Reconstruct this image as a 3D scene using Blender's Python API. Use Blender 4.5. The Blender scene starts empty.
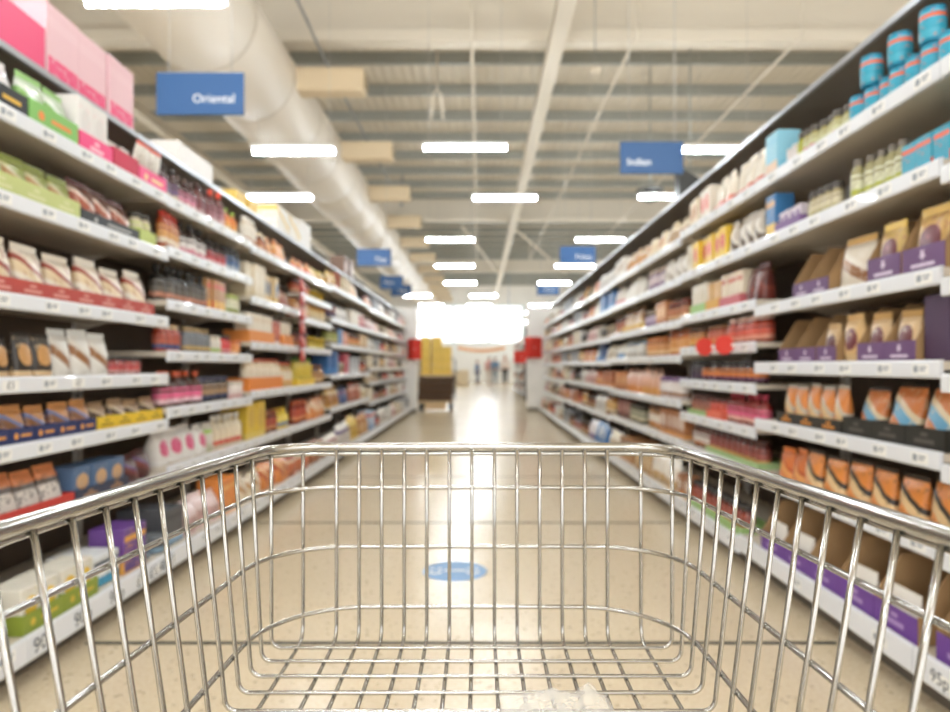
import bpy, math, random
from mathutils import Vector, Matrix, noise as mnoise
random.seed(7)
R = random.Random(11)
PI = math.pi
S = bpy.context.scene
COL = S.collection

# ------------------------------------------------------------------ colour / materials
def lin(h):
    if not isinstance(h, str):
        return tuple(h)
    out = []
    for i in (0, 2, 4):
        c = int(h[i:i+2], 16) / 255
        out.append(c / 12.92 if c <= .04045 else ((c + .055) / 1.055) ** 2.4)
    return (*out, 1)

_mc = {}
def mat(col, rough=.5, metal=0., spec=.5, trans=0., emit=0., coat=0., alpha=1.):
    k = (col, rough, metal, spec, trans, emit, coat, alpha)
    if k in _mc: return _mc[k]
    m = bpy.data.materials.new('surface')
    m.use_nodes = True
    b = m.node_tree.nodes['Principled BSDF']
    b.inputs['Base Color'].default_value = lin(col)
    b.inputs['Roughness'].default_value = rough
    b.inputs['Metallic'].default_value = metal
    b.inputs['Specular IOR Level'].default_value = spec
    b.inputs['Transmission Weight'].default_value = trans
    b.inputs['Coat Weight'].default_value = coat
    b.inputs['Alpha'].default_value = alpha
    if emit:
        b.inputs['Emission Color'].default_value = lin(col)
        b.inputs['Emission Strength'].default_value = emit
    _mc[k] = m
    return m

class NT:
    def __init__(s, name):
        s.m = bpy.data.materials.new(name); s.m.use_nodes = True
        s.t = s.m.node_tree; s.b = s.t.nodes['Principled BSDF']
    def n(s, ty, **kw):
        x = s.t.nodes.new(ty)
        for k, v in kw.items(): setattr(x, k, v)
        return x
    def l(s, a, b): s.t.links.new(a, b)
    def math(s, op, a, b=None):
        x = s.n('ShaderNodeMath', operation=op)
        for i, v in enumerate((a, b)):
            if v is None: continue
            if isinstance(v, (int, float)): x.inputs[i].default_value = v
            else: s.l(v, x.inputs[i])
        return x.outputs[0]
    def mix(s, f, a, b, blend='MIX'):
        x = s.n('ShaderNodeMix', data_type='RGBA', blend_type=blend)
        for i, v in ((0, f), (6, a), (7, b)):
            if isinstance(v, (int, float)): x.inputs[i].default_value = v
            elif isinstance(v, tuple): x.inputs[i].default_value = v
            else: s.l(v, x.inputs[i])
        return x.outputs[2]
    def ramp(s, f, stops, mode='CONSTANT'):
        x = s.n('ShaderNodeValToRGB'); e = x.color_ramp.elements
        x.color_ramp.interpolation = mode
        while len(e) < len(stops): e.new(.5)
        for q, (p, c) in zip(e, stops): q.position = p; q.color = lin(c)
        s.l(f, x.inputs[0]); return x.outputs[0]

_pm = {}
def pack(cols, style='b', rough=.38):
    """printed packaging: bands, an oval panel or a clear window over mixed contents"""
    k = (tuple(cols), style, rough)
    if k in _pm: return _pm[k]
    c = [tuple(v*.9+g*.1 for v, g in zip(lin(q)[:3], (.24, .2, .17)))+(1,) for q in cols]; c += [c[-1]]*3
    t = NT('printed_pack')
    tc = t.n('ShaderNodeTexCoord'); sp = t.n('ShaderNodeSeparateXYZ')
    t.l(tc.outputs['Generated'], sp.inputs[0])
    y, z = sp.outputs[1], sp.outputs[2]
    ns = t.n('ShaderNodeTexNoise'); ns.inputs['Scale'].default_value = 45; ns.inputs['Detail'].default_value = 2
    t.l(tc.outputs['Object'], ns.inputs['Vector'])
    if style == 'b':
        col = t.ramp(z, [(0, c[1]), (.3, c[0]), (.72, c[2]), (.86, c[0])])
    elif style == 'w':
        col = t.ramp(z, [(0, c[0]), (.12, c[1]), (.58, c[2]), (.72, c[0])])
        inner = t.math('MULTIPLY', t.math('GREATER_THAN', z, .12), t.math('LESS_THAN', z, .58))
        f = t.math('MULTIPLY', inner, t.math('GREATER_THAN', ns.outputs[0], .54))
        col = t.mix(f, col, t.mix(.55, lin(c[1]), (.05, .03, .02, 1)))
    elif style == 's':
        dy = t.math('DIVIDE', t.math('SUBTRACT', y, .5), .36); dz = t.math('DIVIDE', t.math('SUBTRACT', z, .55), .27)
        d = t.math('ADD', t.math('MULTIPLY', dy, dy), t.math('MULTIPLY', dz, dz))
        col = t.ramp(z, [(0, c[2]), (.16, c[0])])
        col = t.mix(t.math('LESS_THAN', d, 1.), col, lin(c[1]))
    elif style == 'r':
        d = t.math('ADD', t.math('MULTIPLY', t.math('SUBTRACT', y, .5), .5), z)
        col = t.ramp(d, [(0, c[0]), (.3, c[1]), (.55, c[2]), (.68, c[0])])
    else:
        col = t.ramp(z, [(0, c[0]), (1, c[0])])
    if style != 'p':
        f = t.math('MULTIPLY', t.math('GREATER_THAN', ns.outputs[0], .6), .45)
        col = t.mix(f, col, lin(c[2]))
    t.l(col, t.b.inputs['Base Color'])
    t.b.inputs['Roughness'].default_value = rough
    _pm[k] = t.m
    return t.m

def m_floor():
    t = NT('speckled_floor')
    tc = t.n('ShaderNodeTexCoord')
    a = t.n('ShaderNodeTexNoise'); a.inputs['Scale'].default_value = 70; a.inputs['Detail'].default_value = 3
    b = t.n('ShaderNodeTexVoronoi'); b.inputs['Scale'].default_value = 24
    c = t.n('ShaderNodeTexNoise'); c.inputs['Scale'].default_value = .8; c.inputs['Detail'].default_value = 3
    for q in (a, b, c): t.l(tc.outputs['Object'], q.inputs['Vector'])
    base = t.ramp(a.outputs[0], [(.3, 'dccaa9'), (.5, 'e3d3b6'), (.7, 'eaddc5')], 'LINEAR')
    f = t.math('MULTIPLY', t.math('LESS_THAN', b.outputs['Distance'], .22), t.math('GREATER_THAN', a.outputs[0], .5))
    col = t.mix(t.math('MULTIPLY', f, .6), base, lin('8a6f4c'))
    col = t.mix(t.math('MULTIPLY', c.outputs[0], .12), col, lin('c2a987'))
    t.l(col, t.b.inputs['Base Color'])
    t.l(t.math('ADD', t.math('MULTIPLY', c.outputs[0], .1), .16), t.b.inputs['Roughness'])
    t.b.inputs['Specular IOR Level'].default_value = .6
    return t.m

def m_deck():
    t = NT('corrugated_roof_sheet')
    tc = t.n('ShaderNodeTexCoord'); w = t.n('ShaderNodeTexWave'); w.bands_direction = 'X'
    w.inputs['Scale'].default_value = 1.6
    t.l(tc.outputs['Object'], w.inputs['Vector'])
    bp = t.n('ShaderNodeBump'); bp.inputs['Strength'].default_value = .5; bp.inputs['Distance'].default_value = .03
    t.l(w.outputs[1], bp.inputs['Height']); t.l(bp.outputs[0], t.b.inputs['Normal'])
    t.b.inputs['Base Color'].default_value = lin('e2d8c6'); t.b.inputs['Roughness'].default_value = .5
    return t.m

def m_brushed(col, rough):
    t = NT('back_sheet')
    tc = t.n('ShaderNodeTexCoord'); n = t.n('ShaderNodeTexNoise'); n.inputs['Scale'].default_value = 6
    t.l(tc.outputs['Object'], n.inputs['Vector'])
    t.l(t.mix(t.math('MULTIPLY', n.outputs[0], .25), lin(col), (.02, .018, .015, 1)), t.b.inputs['Base Color'])
    t.b.inputs['Roughness'].default_value = rough
    return t.m

def m_crumple():
    t = NT('clear_film')
    tc = t.n('ShaderNodeTexCoord'); n = t.n('ShaderNodeTexNoise'); n.inputs['Scale'].default_value = 40
    t.l(tc.outputs['Object'], n.inputs['Vector'])
    bp = t.n('ShaderNodeBump'); bp.inputs['Strength'].default_value = .6; bp.inputs['Distance'].default_value = .004
    t.l(n.outputs[0], bp.inputs['Height']); t.l(bp.outputs[0], t.b.inputs['Normal'])
    b = t.b.inputs
    b['Base Color'].default_value = lin('f4f2ee'); b['Roughness'].default_value = .25
    b['Alpha'].default_value = .3; b['Specular IOR Level'].default_value = .8
    return t.m

WHITE = mat('e9e6e0', .45); RAIL = mat('e8ecf3', .3, coat=.3); SHELF = mat('d8cfc0', .45)
BACK = m_brushed('6d5e50', .6); LEDGE = m_brushed('8b8379', .4); LEDGEEDGE = mat('b9bcc2', .3, .6)  # BACK is darkened to put deeper shade behind the products
CHROME = mat('b5b3ae', .16, 1.); BLACK = mat('17181a', .5); RUBBER = mat('26272a', .7)
CARD = mat('a4835b', .8); BLUE = mat('2c5b92', .5); TEXTW = mat('f6f7f8', .5)
TICKET = mat('f7f7f5', .5); INK = mat('5b6572', .6)

# ------------------------------------------------------------------ mesh building
class B:
    def __init__(s): s.v = []; s.f = []; s.m = []; s.sm = []
    def add(s, vs, fs, mi=0, smooth=False):
        o = len(s.v); s.v += [tuple(q) for q in vs]
        for f in fs: s.f.append(tuple(i + o for i in f)); s.m.append(mi); s.sm.append(smooth)
        return s
    def box(s, x0, x1, y0, y1, z0, z1, mi=0, bev=0.):
        if x0 > x1: x0, x1 = x1, x0
        if y0 > y1: y0, y1 = y1, y0
        b = min(bev, (x1-x0)*.45, (y1-y0)*.45, (z1-z0)*.45)
        if b <= 0:
            v = [(x, y, z) for z in (z0, z1) for y in (y0, y1) for x in (x0, x1)]
            return s.add(v, [(0,2,3,1),(4,5,7,6),(0,1,5,4),(2,6,7,3),(0,4,6,2),(1,3,7,5)], mi)
        def ring(ix, iy, z):
            a, c, d, e = x0+ix, x1-ix, y0+iy, y1-iy
            return [(a+b,d,z),(c-b,d,z),(c,d+b,z),(c,e-b,z),(c-b,e,z),(a+b,e,z),(a,e-b,z),(a,d+b,z)]
        rs = [ring(b*.7, b*.7, z0), ring(0, 0, z0+b), ring(0, 0, z1-b), ring(b*.7, b*.7, z1)]
        v = [p for r in rs for p in r]; f = [tuple(range(7, -1, -1)), tuple(range(24, 32))]
        for k in range(3):
            for i in range(8): f.append((k*8+i, k*8+(i+1) % 8, k*8+8+(i+1) % 8, k*8+8+i))
        return s.add(v, f, mi)
    def lathe(s, prof, seg=14, mis=None, caps=True, cx=0, cy=0):
        o = len(s.v)
        for r, z in prof:
            for i in range(seg):
                a = 2*PI*i/seg; s.v.append((cx+r*math.cos(a), cy+r*math.sin(a), z))
        for k in range(len(prof)-1):
            for i in range(seg):
                j = (i+1) % seg
                s.f.append((o+k*seg+i, o+k*seg+j, o+(k+1)*seg+j, o+(k+1)*seg+i))
                s.m.append(mis[k] if mis else 0); s.sm.append(True)
        if caps:
            s.f.append(tuple(o+i for i in range(seg-1, -1, -1))); s.m.append(mis[0] if mis else 0); s.sm.append(False)
            n = o+(len(prof)-1)*seg
            s.f.append(tuple(n+i for i in range(seg))); s.m.append(mis[-1] if mis else 0); s.sm.append(False)
        return s
    def tube(s, path, r, seg=8, closed=False, mi=0):
        P = [Vector(p) for p in path]; n = len(P); o = len(s.v)
        up = None
        for i, p in enumerate(P):
            a = P[(i-1) % n] if (closed or i) else p; c = P[(i+1) % n] if (closed or i < n-1) else p
            d = (c-a).normalized()
            if up is None:
                up = d.orthogonal().normalized()
            up = (up - d*up.dot(d)); up = up.normalized() if up.length > 1e-6 else d.orthogonal().normalized()
            q = d.cross(up)
            for k in range(seg):
                t = 2*PI*k/seg; s.v.append(tuple(p + up*r*math.cos(t) + q*r*math.sin(t)))
        for i in range(n if closed else n-1):
            j = (i+1) % n
            for k in range(seg):
                l = (k+1) % seg
                s.f.append((o+i*seg+k, o+i*seg+l, o+j*seg+l, o+j*seg+k)); s.m.append(mi); s.sm.append(True)
        if not closed:
            s.f.append(tuple(o+k for k in range(seg-1, -1, -1))); s.m.append(mi); s.sm.append(False)
            s.f.append(tuple(o+(n-1)*seg+k for k in range(seg))); s.m.append(mi); s.sm.append(False)
        return s
    def mesh(s, name, mats):
        me = bpy.data.meshes.new(name)
        me.from_pydata(s.v, [], s.f)
        for q in (mats if isinstance(mats, (list, tuple)) else [mats]): me.materials.append(q)
        me.polygons.foreach_set('material_index', s.m); me.polygons.foreach_set('use_smooth', s.sm)
        me.update()
        return me

def obj(name, b, mats, parent=None, loc=None):
    o = bpy.data.objects.new(name, b.mesh(name, mats) if isinstance(b, B) else b)
    COL.objects.link(o)
    if parent: o.parent = parent
    if loc: o.location = loc
    return o
def tag(o, label, cat, group=None):
    o['label'] = label; o['category'] = cat
    if group: o['group'] = group
    return o
def thing(name, label, cat, loc=(0, 0, 0), rz=0, group=None):
    o = bpy.data.objects.new(name, None); COL.objects.link(o); o.empty_display_size = .05
    o.location = loc; o.rotation_euler = (0, 0, rz)
    return tag(o, label, cat, group)
def struct(name, b, mats):
    o = obj(name, b, mats); o['kind'] = 'structure'; return o

def text_mesh(txt, size, m, depth=.0006):
    cu = bpy.data.curves.new('lettering', 'FONT'); cu.body = txt; cu.size = size
    cu.align_x = 'CENTER'; cu.align_y = 'CENTER'; cu.extrude = depth; cu.resolution_u = 3
    o = bpy.data.objects.new('lettering', cu); COL.objects.link(o)
    bpy.context.view_layer.update()
    me = bpy.data.meshes.new_from_object(o.evaluated_get(bpy.context.evaluated_depsgraph_get()))
    bpy.data.objects.remove(o)
    b = B(); b.add([v.co[:] for v in me.vertices], [tuple(p.vertices) for p in me.polygons])
    bpy.data.meshes.remove(me)
    return b

def join(b, other, M, mi=0):
    """append other to b after transforming it with matrix M"""
    o = len(b.v)
    b.v += [tuple(M @ Vector(v)) for v in other.v]
    for f in other.f: b.f.append(tuple(i+o for i in f)); b.m.append(mi); b.sm.append(False)
    return b
# text lies in XY, facing +Z: FACE_Y turns it to face -Y (towards the camera), FACE_XP to face +X, FACE_XN to face -X
FACE_Y = Matrix.Rotation(PI/2, 4, 'X')
FACE_XP = Matrix.Rotation(PI/2, 4, 'Z') @ FACE_Y
FACE_XN = Matrix.Rotation(-PI/2, 4, 'Z') @ FACE_Y

# ------------------------------------------------------------------ products (local: front faces +X, base at z=0)
def pouch_b(w, h, d, top=.9, seed=0, mi=(0, 0)):
    b = B(); seg = 18; prof = [(0, .93, .95), (.06, 1, 1), (.25, 1, 1), (.5, .98, .88), (.72, .97, .58), (.86, .97, .24), (top, .97, .05), (1., .98, .035)]
    o = 0
    for k, (t, fw, fd) in enumerate(prof):
        for i in range(seg):
            a = 2*PI*i/seg; ca, sa = math.cos(a), math.sin(a)
            px = math.copysign(abs(ca)**.7, ca)*d/2*fd; py = math.copysign(abs(sa)**.55, sa)*w/2*fw
            j = mnoise.noise(Vector((py*22+seed*3.1, t*5, seed)))*.12*d*fd if 0 < k < 6 else 0
            b.v.append((px+j*(1 if ca > 0 else .3), py, t*h))
    for k in range(len(prof)-1):
        for i in range(seg):
            j = (i+1) % seg
            b.f.append((k*seg+i, k*seg+j, (k+1)*seg+j, (k+1)*seg+i)); b.m.append(mi[1] if k == len(prof)-2 else mi[0]); b.sm.append(True)
    b.f.append(tuple(range(seg-1, -1, -1))); b.m.append(mi[0]); b.sm.append(False)
    n = (len(prof)-1)*seg; b.f.append(tuple(range(n, n+seg))); b.m.append(mi[1]); b.sm.append(False)
    return b

def build(kind, w, h, d, cols, style, near, seed):
    """list of (part name, B, materials); one entry = one mesh"""
    c = list(cols) + [cols[-1]]*4; r = w/2
    if kind in ('bottle', 'slim'):
        nk = r*.36 if kind == 'bottle' else r*.5
        hb = h*(.62 if kind == 'bottle' else .72)
        body = [(r*.86, 0), (r, .008), (r, hb*.22), (r, hb*.82), (r*.99, hb), (r*.7, hb+h*.09), (nk, hb+h*.16), (nk, h*.9)]
        glass = mat(c[0], .12, spec=.6, coat=.3); cap = mat(c[2], .4); lab = pack((c[1], c[3], c[0]), 'b')
        if not near:
            return [('', B().lathe(body+[(nk*1.2, h*.9), (nk*1.2, h)], 10, [0, 0, 1, 1, 0, 0, 0, 2, 2]), [glass, lab, cap])]
        return [('bottle_body', B().lathe(body), glass),
                ('label', B().lathe([(r+.0006, hb*.16), (r+.0012, hb*.18), (r+.0012, hb*.84), (r+.0006, hb*.86)], 14, None, False), lab),
                ('cap', B().lathe([(nk*1.22, h*.84), (nk*1.25, h*.86), (nk*1.25, h*.99), (nk*1.1, h)]), cap)]
    if kind in ('jar', 'spice_jar', 'can', 'tub'):
        glass = mat(c[0], .15, spec=.6, coat=.3) if kind != 'can' else mat(c[2], .3, .2)
        lab = pack((c[1], c[3], c[0]), 'b'); lid = mat(c[2], .35, .3 if kind == 'can' else 0)
        if kind == 'can':
            body = [(r*.97, 0), (r, .004), (r*.97, .01), (r*.97, h-.01), (r, h-.004), (r*.96, h), (r*.93, h-.004)]; zl, zh = .012, h-.012
            lids = None
        elif kind == 'tub':
            body = [(r*.86, 0), (r*.9, .006), (r*.97, h*.86)]; zl, zh = None, None
            lids = [(r, h*.84), (r, h*.97), (r*.95, h)]
        else:
            q = .8 if kind == 'jar' else .74
            body = [(r*.9, 0), (r, .008), (r, h*.14), (r, h*(q-.14)), (r*.94, h*(q-.04)), (r*.8, h*q), (r*.8, h*.85)]; zl, zh = h*.12, h*(q-.12)
            lids = [(r*.86, h*(q+.02)), (r*.9, h*(q+.04)), (r*.9, h*.98), (r*.82, h)]
        if not near:
            if kind == 'can': return [('', B().lathe(body, 10, [0, 0, 1, 0, 0, 0]), [glass, lab])]
            if kind == 'tub': return [('', B().lathe(body+lids, 10, [1, 1, 2, 2, 2]), [glass, lab, lid])]
            return [('', B().lathe(body[:-1]+lids, 10, [0, 0, 1, 0, 0, 2, 2, 2, 2]), [glass, lab, lid])]
        out = [(kind.split('_')[-1]+'_body', B().lathe(body), lab if kind == 'tub' else glass)]
        if zl is not None: out.append(('label', B().lathe([(r*.985+.0006, zl), (r+.0012, zl+.002), (r+.0012, zh-.002), (r*.985+.0006, zh)], 14, None, False), lab))
        if lids: out.append(('lid', B().lathe(lids), lid))
        return out
    if kind in ('carton', 'box'):
        body = pack((c[0], c[2] if len(cols) > 2 else c[0], c[0]), 'b' if len(cols) > 2 else 'p', .45)
        if not near:
            return [('', B().box(-d/2, d/2, -w/2, w/2, 0, h, 0, .003), pack(c[:3], style, .45))]
        return [('carton_body', B().box(-d/2, d/2, -w/2, w/2, 0, h, 0, .003), body),
                ('front_print', B().box(d/2, d/2+.0012, -w*.46, w*.46, h*.04, h*.96, 0, .0005), pack(c[:3], style, .4)),
                ('flap', B().box(-d*.46, d*.46, -w*.46, w*.46, h, h+.0012, 0, .0005), mat(c[0], .5))]
    # pouch / bag / packet: filled film with a crimped top
    film = pack(c[:3], style, .28); seal = mat(c[3] if len(cols) > 3 else c[0], .3)
    b = pouch_b(w, h, d, .92 if kind == 'packet' else .87, seed, (0, 1))
    if not near: return [('', b, [film, seal])]
    k = 18*7
    top = B(); top.v = b.v[18*6:]; n = 18
    for i in range(n): top.f.append((i, (i+1) % n, n+(i+1) % n, n+i))
    top.f.append(tuple(range(n, 2*n))); top.m = [0]*(n+1); top.sm = [False]*(n+1)
    body = B(); body.v = b.v[:k]; body.f = [f for f in b.f if max(f) < k]; body.m = [0]*len(body.f); body.sm = [True]*len(body.f)
    return [(kind+'_body', body, film), ('crimped_seal', top, seal)]

PROTO = {}
NAMES = dict(bottle='bottle', slim='slim_bottle', jar='jar', spice_jar='spice_jar', can='tin_can', tub='tub', carton='carton', box='box', pouch='pouch', bag='bag', packet='packet')
CATS = dict(bottle='bottle', slim='bottle', jar='jar', spice_jar='jar', can='can', tub='tub', carton='carton', box='box', pouch='pouch', bag='bag', packet='packet')
def copy_tree(o):
    r = o.copy(); COL.objects.link(r)
    for ch in o.children:
        c = ch.copy(); COL.objects.link(c); c.parent = r
    return r
def product(kind, w, h, d, cols, style, near, seed):
    key = (kind, round(w, 3), round(h, 3), round(d, 3), tuple(cols), style, near, seed)
    if key in PROTO:
        return copy_tree(PROTO[key])
    parts = build(kind, w, h, d, cols, style, near, seed)
    if len(parts) == 1 and parts[0][0] == '':
        o = obj(NAMES[kind], parts[0][1], parts[0][2])
    else:
        o = bpy.data.objects.new(NAMES[kind], None); COL.objects.link(o); o.empty_display_size = .03
        for nm, b, m in parts: obj(nm, b, m, o)
    PROTO[key] = o
    return o

# display tray: low front, higher back, sides sloping between; front_print is its printed face
def tray_proto(w, d, hf, hb, col, mark, inner, key='tray'):
    k = (key, round(w, 3), round(d, 3), hf, hb, col, mark, inner)
    if k in PROTO: return copy_tree(PROTO[k])
    t = .003; x1, x0, y1 = d/2, -d/2, w/2
    o = bpy.data.objects.new('display_tray', None); COL.objects.link(o); o.empty_display_size = .03
    b = B(); b.box(x0, x1-t, -y1, y1, 0, t)
    b.box(x0, x0+t, -y1, y1, t, hb)
    for sgn in (-1, 1):
        ya, yb = sorted((sgn*y1, sgn*(y1-t)))
        xs = x1-t; kx = x1-d*.35
        pts = [(x0+t, t), (xs, t), (xs, hf), (kx, hf if hb <= hf*1.3 else hb), (x0+t, hb)]
        n = len(pts)
        v = [(x, ya, z) for x, z in pts]+[(x, yb, z) for x, z in pts]
        f = [tuple(range(n)), tuple(range(2*n-1, n-1, -1))]+[(i, n+i, n+(i+1) % n, (i+1) % n) for i in range(n)]
        b.add(v, f)
    obj('tray_body', b, inner, o)
    fp = B().box(x1-t, x1, -y1, y1, 0, hf)
    mk = B()
    if mark:
        # printed emblem and line on the front of the tray
        mc, kind = mark
        if kind == 'emblem':
            s = hf*.17
            v = [(x1+.0006, 0, hf*.62+s*1.6)]
            mk.add([(x1+.0008, s*math.cos(a)*(1.15 if i % 2 else .55), hf*.66+s*math.sin(a)*(1.5 if i % 2 else .8)) for i, a in enumerate([PI/2+2*PI*q/10 for q in range(10)])], [tuple(range(10))])
            mk.box(x1+.0002, x1+.0008, -w*.28, w*.28, hf*.2, hf*.34)
        elif kind == 'dot':
            mk.add([(x1+.0008, -w*.28+hf*.2*math.cos(2*PI*q/12), hf*.5+hf*.2*math.sin(2*PI*q/12)) for q in range(12)], [tuple(range(12))])
            mk.box(x1+.0002, x1+.0008, -w*.08, w*.34, hf*.42, hf*.6)
        else:
            n = max(1, int(w/.16))
            for i in range(n):
                yc = -w/2+w*(i+.5)/n
                mk.box(x1+.0002, x1+.0008, yc-.05, yc+.05, hf*.28, hf*.48)
                mk.box(x1+.0002, x1+.0008, yc-.018, yc+.018, hf*.6, hf*.78)
        m0 = len(fp.v); fp.v += mk.v
        for f in mk.f: fp.f.append(tuple(i+m0 for i in f)); fp.m.append(1); fp.sm.append(False)
    obj('front_print', fp, [mat(col, .5), mat(mark[0] if mark else col, .5)], o)
    PROTO[k] = o
    return o

ORD = ['', 'first', 'second', 'third', 'fourth', 'fifth', 'sixth', 'seventh', 'eighth', 'ninth', 'tenth', 'eleventh', 'twelfth', 'thirteenth', 'fourteenth', 'fifteenth', 'sixteenth', 'seventeenth', 'eighteenth', 'nineteenth', 'twentieth']
PENDING = {}      # (desc, place) -> list of (obj, Y)
def register(o, desc, cat, place, Y):
    o['category'] = cat
    PENDING.setdefault((desc, place), []).append((Y, len(PENDING), o))
def finish_labels():
    for (desc, place), rows in PENDING.items():
        rows.sort(key=lambda q: (q[0], q[1]))
        if len(rows) == 1:
            rows[0][2]['label'] = f'{desc}, {place}'
        else:
            for i, (_, _, o) in enumerate(rows):
                o['label'] = f'{ORD[i+1]} {desc} from the near end, {place}'
                o['group'] = f'row of the {desc} kind, {place}'

# ------------------------------------------------------------------ shelving
Y0, BW = 2.25, 1.32
XF = {'left': -1.69, 'right': 1.50}; XB = {'left': -1.55, 'right': 1.41}
SG = {'left': 1, 'right': -1}                 # direction from shelf front towards the aisle
DEPTH = .50
SPAN = {('right', 1): (2.13, 3.57), ('right', 0): (.75, 2.13), ('left', 0): (.93, 2.25)}
def bay_span(side, i): return SPAN.get((side, i), (Y0+BW*(i-1), Y0+BW*i))
def side_box(b, side, xa, xb, *rest, **k):     # xa, xb measured INTO the shelf from its front face
    x = XF[side]; s = -SG[side]
    return b.box(x+s*xa, x+s*xb, *rest, **k)
BAYNAME = lambda side, i: ('nearest' if i == 1 else 'edge-of-view' if i == 0 else ORD[i])+f' {side} bay'
TICK = {}
def ticket(side, parent, Y, z, txt=None, xoff=0., sz=.04):
    k = (side, txt, sz)
    if k not in TICK:
        b = B(); s = SG[side]
        b.box(0, s*.0012, -.042, .042, -.019, .019)
        if txt:
            join(b, text_mesh(txt, sz, INK), Matrix.Translation((s*.0016, 0, 0)) @ (FACE_XP if s > 0 else FACE_XN), 1)
        else:
            for (ya, yb, za, zb) in ((-.034, -.012, -.011, .012), (-.004, .032, .004, .010), (-.004, .024, -.006, 0)):
                b.box(s*.0012, s*.0018, ya*s, yb*s, za, zb, 1)
        TICK[k] = b.mesh('price_ticket', [TICKET, mat('9aa3ae', .6) if not txt else INK])
    o = bpy.data.objects.new('price_ticket', TICK[k]); COL.objects.link(o)
    o.parent = parent; o.location = (XF[side]+SG[side]*(.0135+xoff), Y, z)
    return o

BASE_TICKETS = {('left', 1): [(2.33, '90p'), (2.56, '90p'), (2.8, '90p'), (3.0, '£1'), (3.16, '£1.40'), (3.3, '£1')], ('right', 0): [(2.0, '95p')], ('right', 1): [(2.3, None), (2.9, None)]}
TEXTS = {('left', 1, 6): ['90p', '90p', '90p', '£1', '£1.40', '£1'], ('right', 1, 6): ['95p', None, None, None, None, None], ('left', 1, 3): ['£1', None, '£1', None, None, None]}
def shelf_unit(side, i, levels, cap):
    ya, yb = bay_span(side, i); s = SG[side]
    u = thing('shelf_unit', f'white supermarket shelf unit, {BAYNAME(side, i)} from the camera', 'shelf', group=f'shelf units along the {side} of the aisle')
    obj('back_panel', side_box(B(), side, DEPTH, DEPTH+.03, ya, yb, .08, cap-.02), BACK, u)
    for yy in (ya, yb-.02):
        obj('upright', side_box(B(), side, DEPTH-.035, DEPTH, yy+.002, yy+.018, .08, cap-.02), WHITE, u)
    for k, z in enumerate(levels):
        last = k == len(levels)-1
        off = abs(XB[side]-XF[side]) if last else 0.
        sh = obj('base_shelf' if last else 'shelf', side_box(B(), side, -off+.001, DEPTH-.036, ya+.003, yb-.003, z-.028, z), SHELF, u)
        rh = .085 if last else .056
        rb = B()
        x = XF[side]
        # price rail: a curved strip with a lip above and below
        pr = [(0, -rh), (.010, -rh+.001), (.0125, -rh+.006), (.0125, -.004), (.010, .004), (0, .006), (-.003, .006), (-.003, -rh)]
        n = len(pr)
        v = [(x+s*(off+px), yy, z+pz) for yy in (ya+.003, yb-.003) for px, pz in pr]
        f = [tuple(range(n)), tuple(range(2*n-1, n-1, -1))]+[(q, (q+1) % n, n+(q+1) % n, n+q) for q in range(n)]
        rb.add(v, f)
        obj('price_rail', rb, RAIL, sh)
        if not last and i <= 4:
            for yy in (ya+.03, yb-.036):
                bb = B(); xs = [.30, DEPTH-.036]
                v = []
                for y2 in (yy, yy+.004):
                    v += [(x-s*xs[0], y2, z-.028), (x-s*xs[1], y2, z-.028), (x-s*xs[1], y2, z-.075), (x-s*(xs[0]+.05), y2, z-.045)]
                bb.add(v, [(0, 1, 2, 3), (7, 6, 5, 4), (0, 4, 5, 1), (1, 5, 6, 2), (2, 6, 7, 3), (3, 7, 4, 0)])
                obj('bracket', bb, SHELF, sh)
        if i <= 3:
            tx = TEXTS.get((side, i, 6 if last else k), [None]*6)
            if last and (side, i) in BASE_TICKETS:
                for q, t in BASE_TICKETS[side, i]: ticket(side, sh, q, z-.042, t, off, .075 if side == 'left' else .055)
            else:
                for q in range(6): ticket(side, sh, ya+.1+q*.22+R.uniform(-.04, .04), z-.026, tx[q], off)
    zb = levels[-1]
    obj('kick_plate', side_box(B(), side, -abs(XB[side]-XF[side])+.09, DEPTH+.03, ya, yb, 0, .082), mat('6c655b', .6), u)
    tl = obj('top_ledge', side_box(B(), side, .18, DEPTH+.03, ya+.001, yb-.001, cap-.018, cap), LEDGE, u)
    obj('edge_trim', side_box(B(), side, .16, .18, ya+.001, yb-.001, cap-.022, cap+.004), LEDGEEDGE, tl)
    return u

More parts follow.
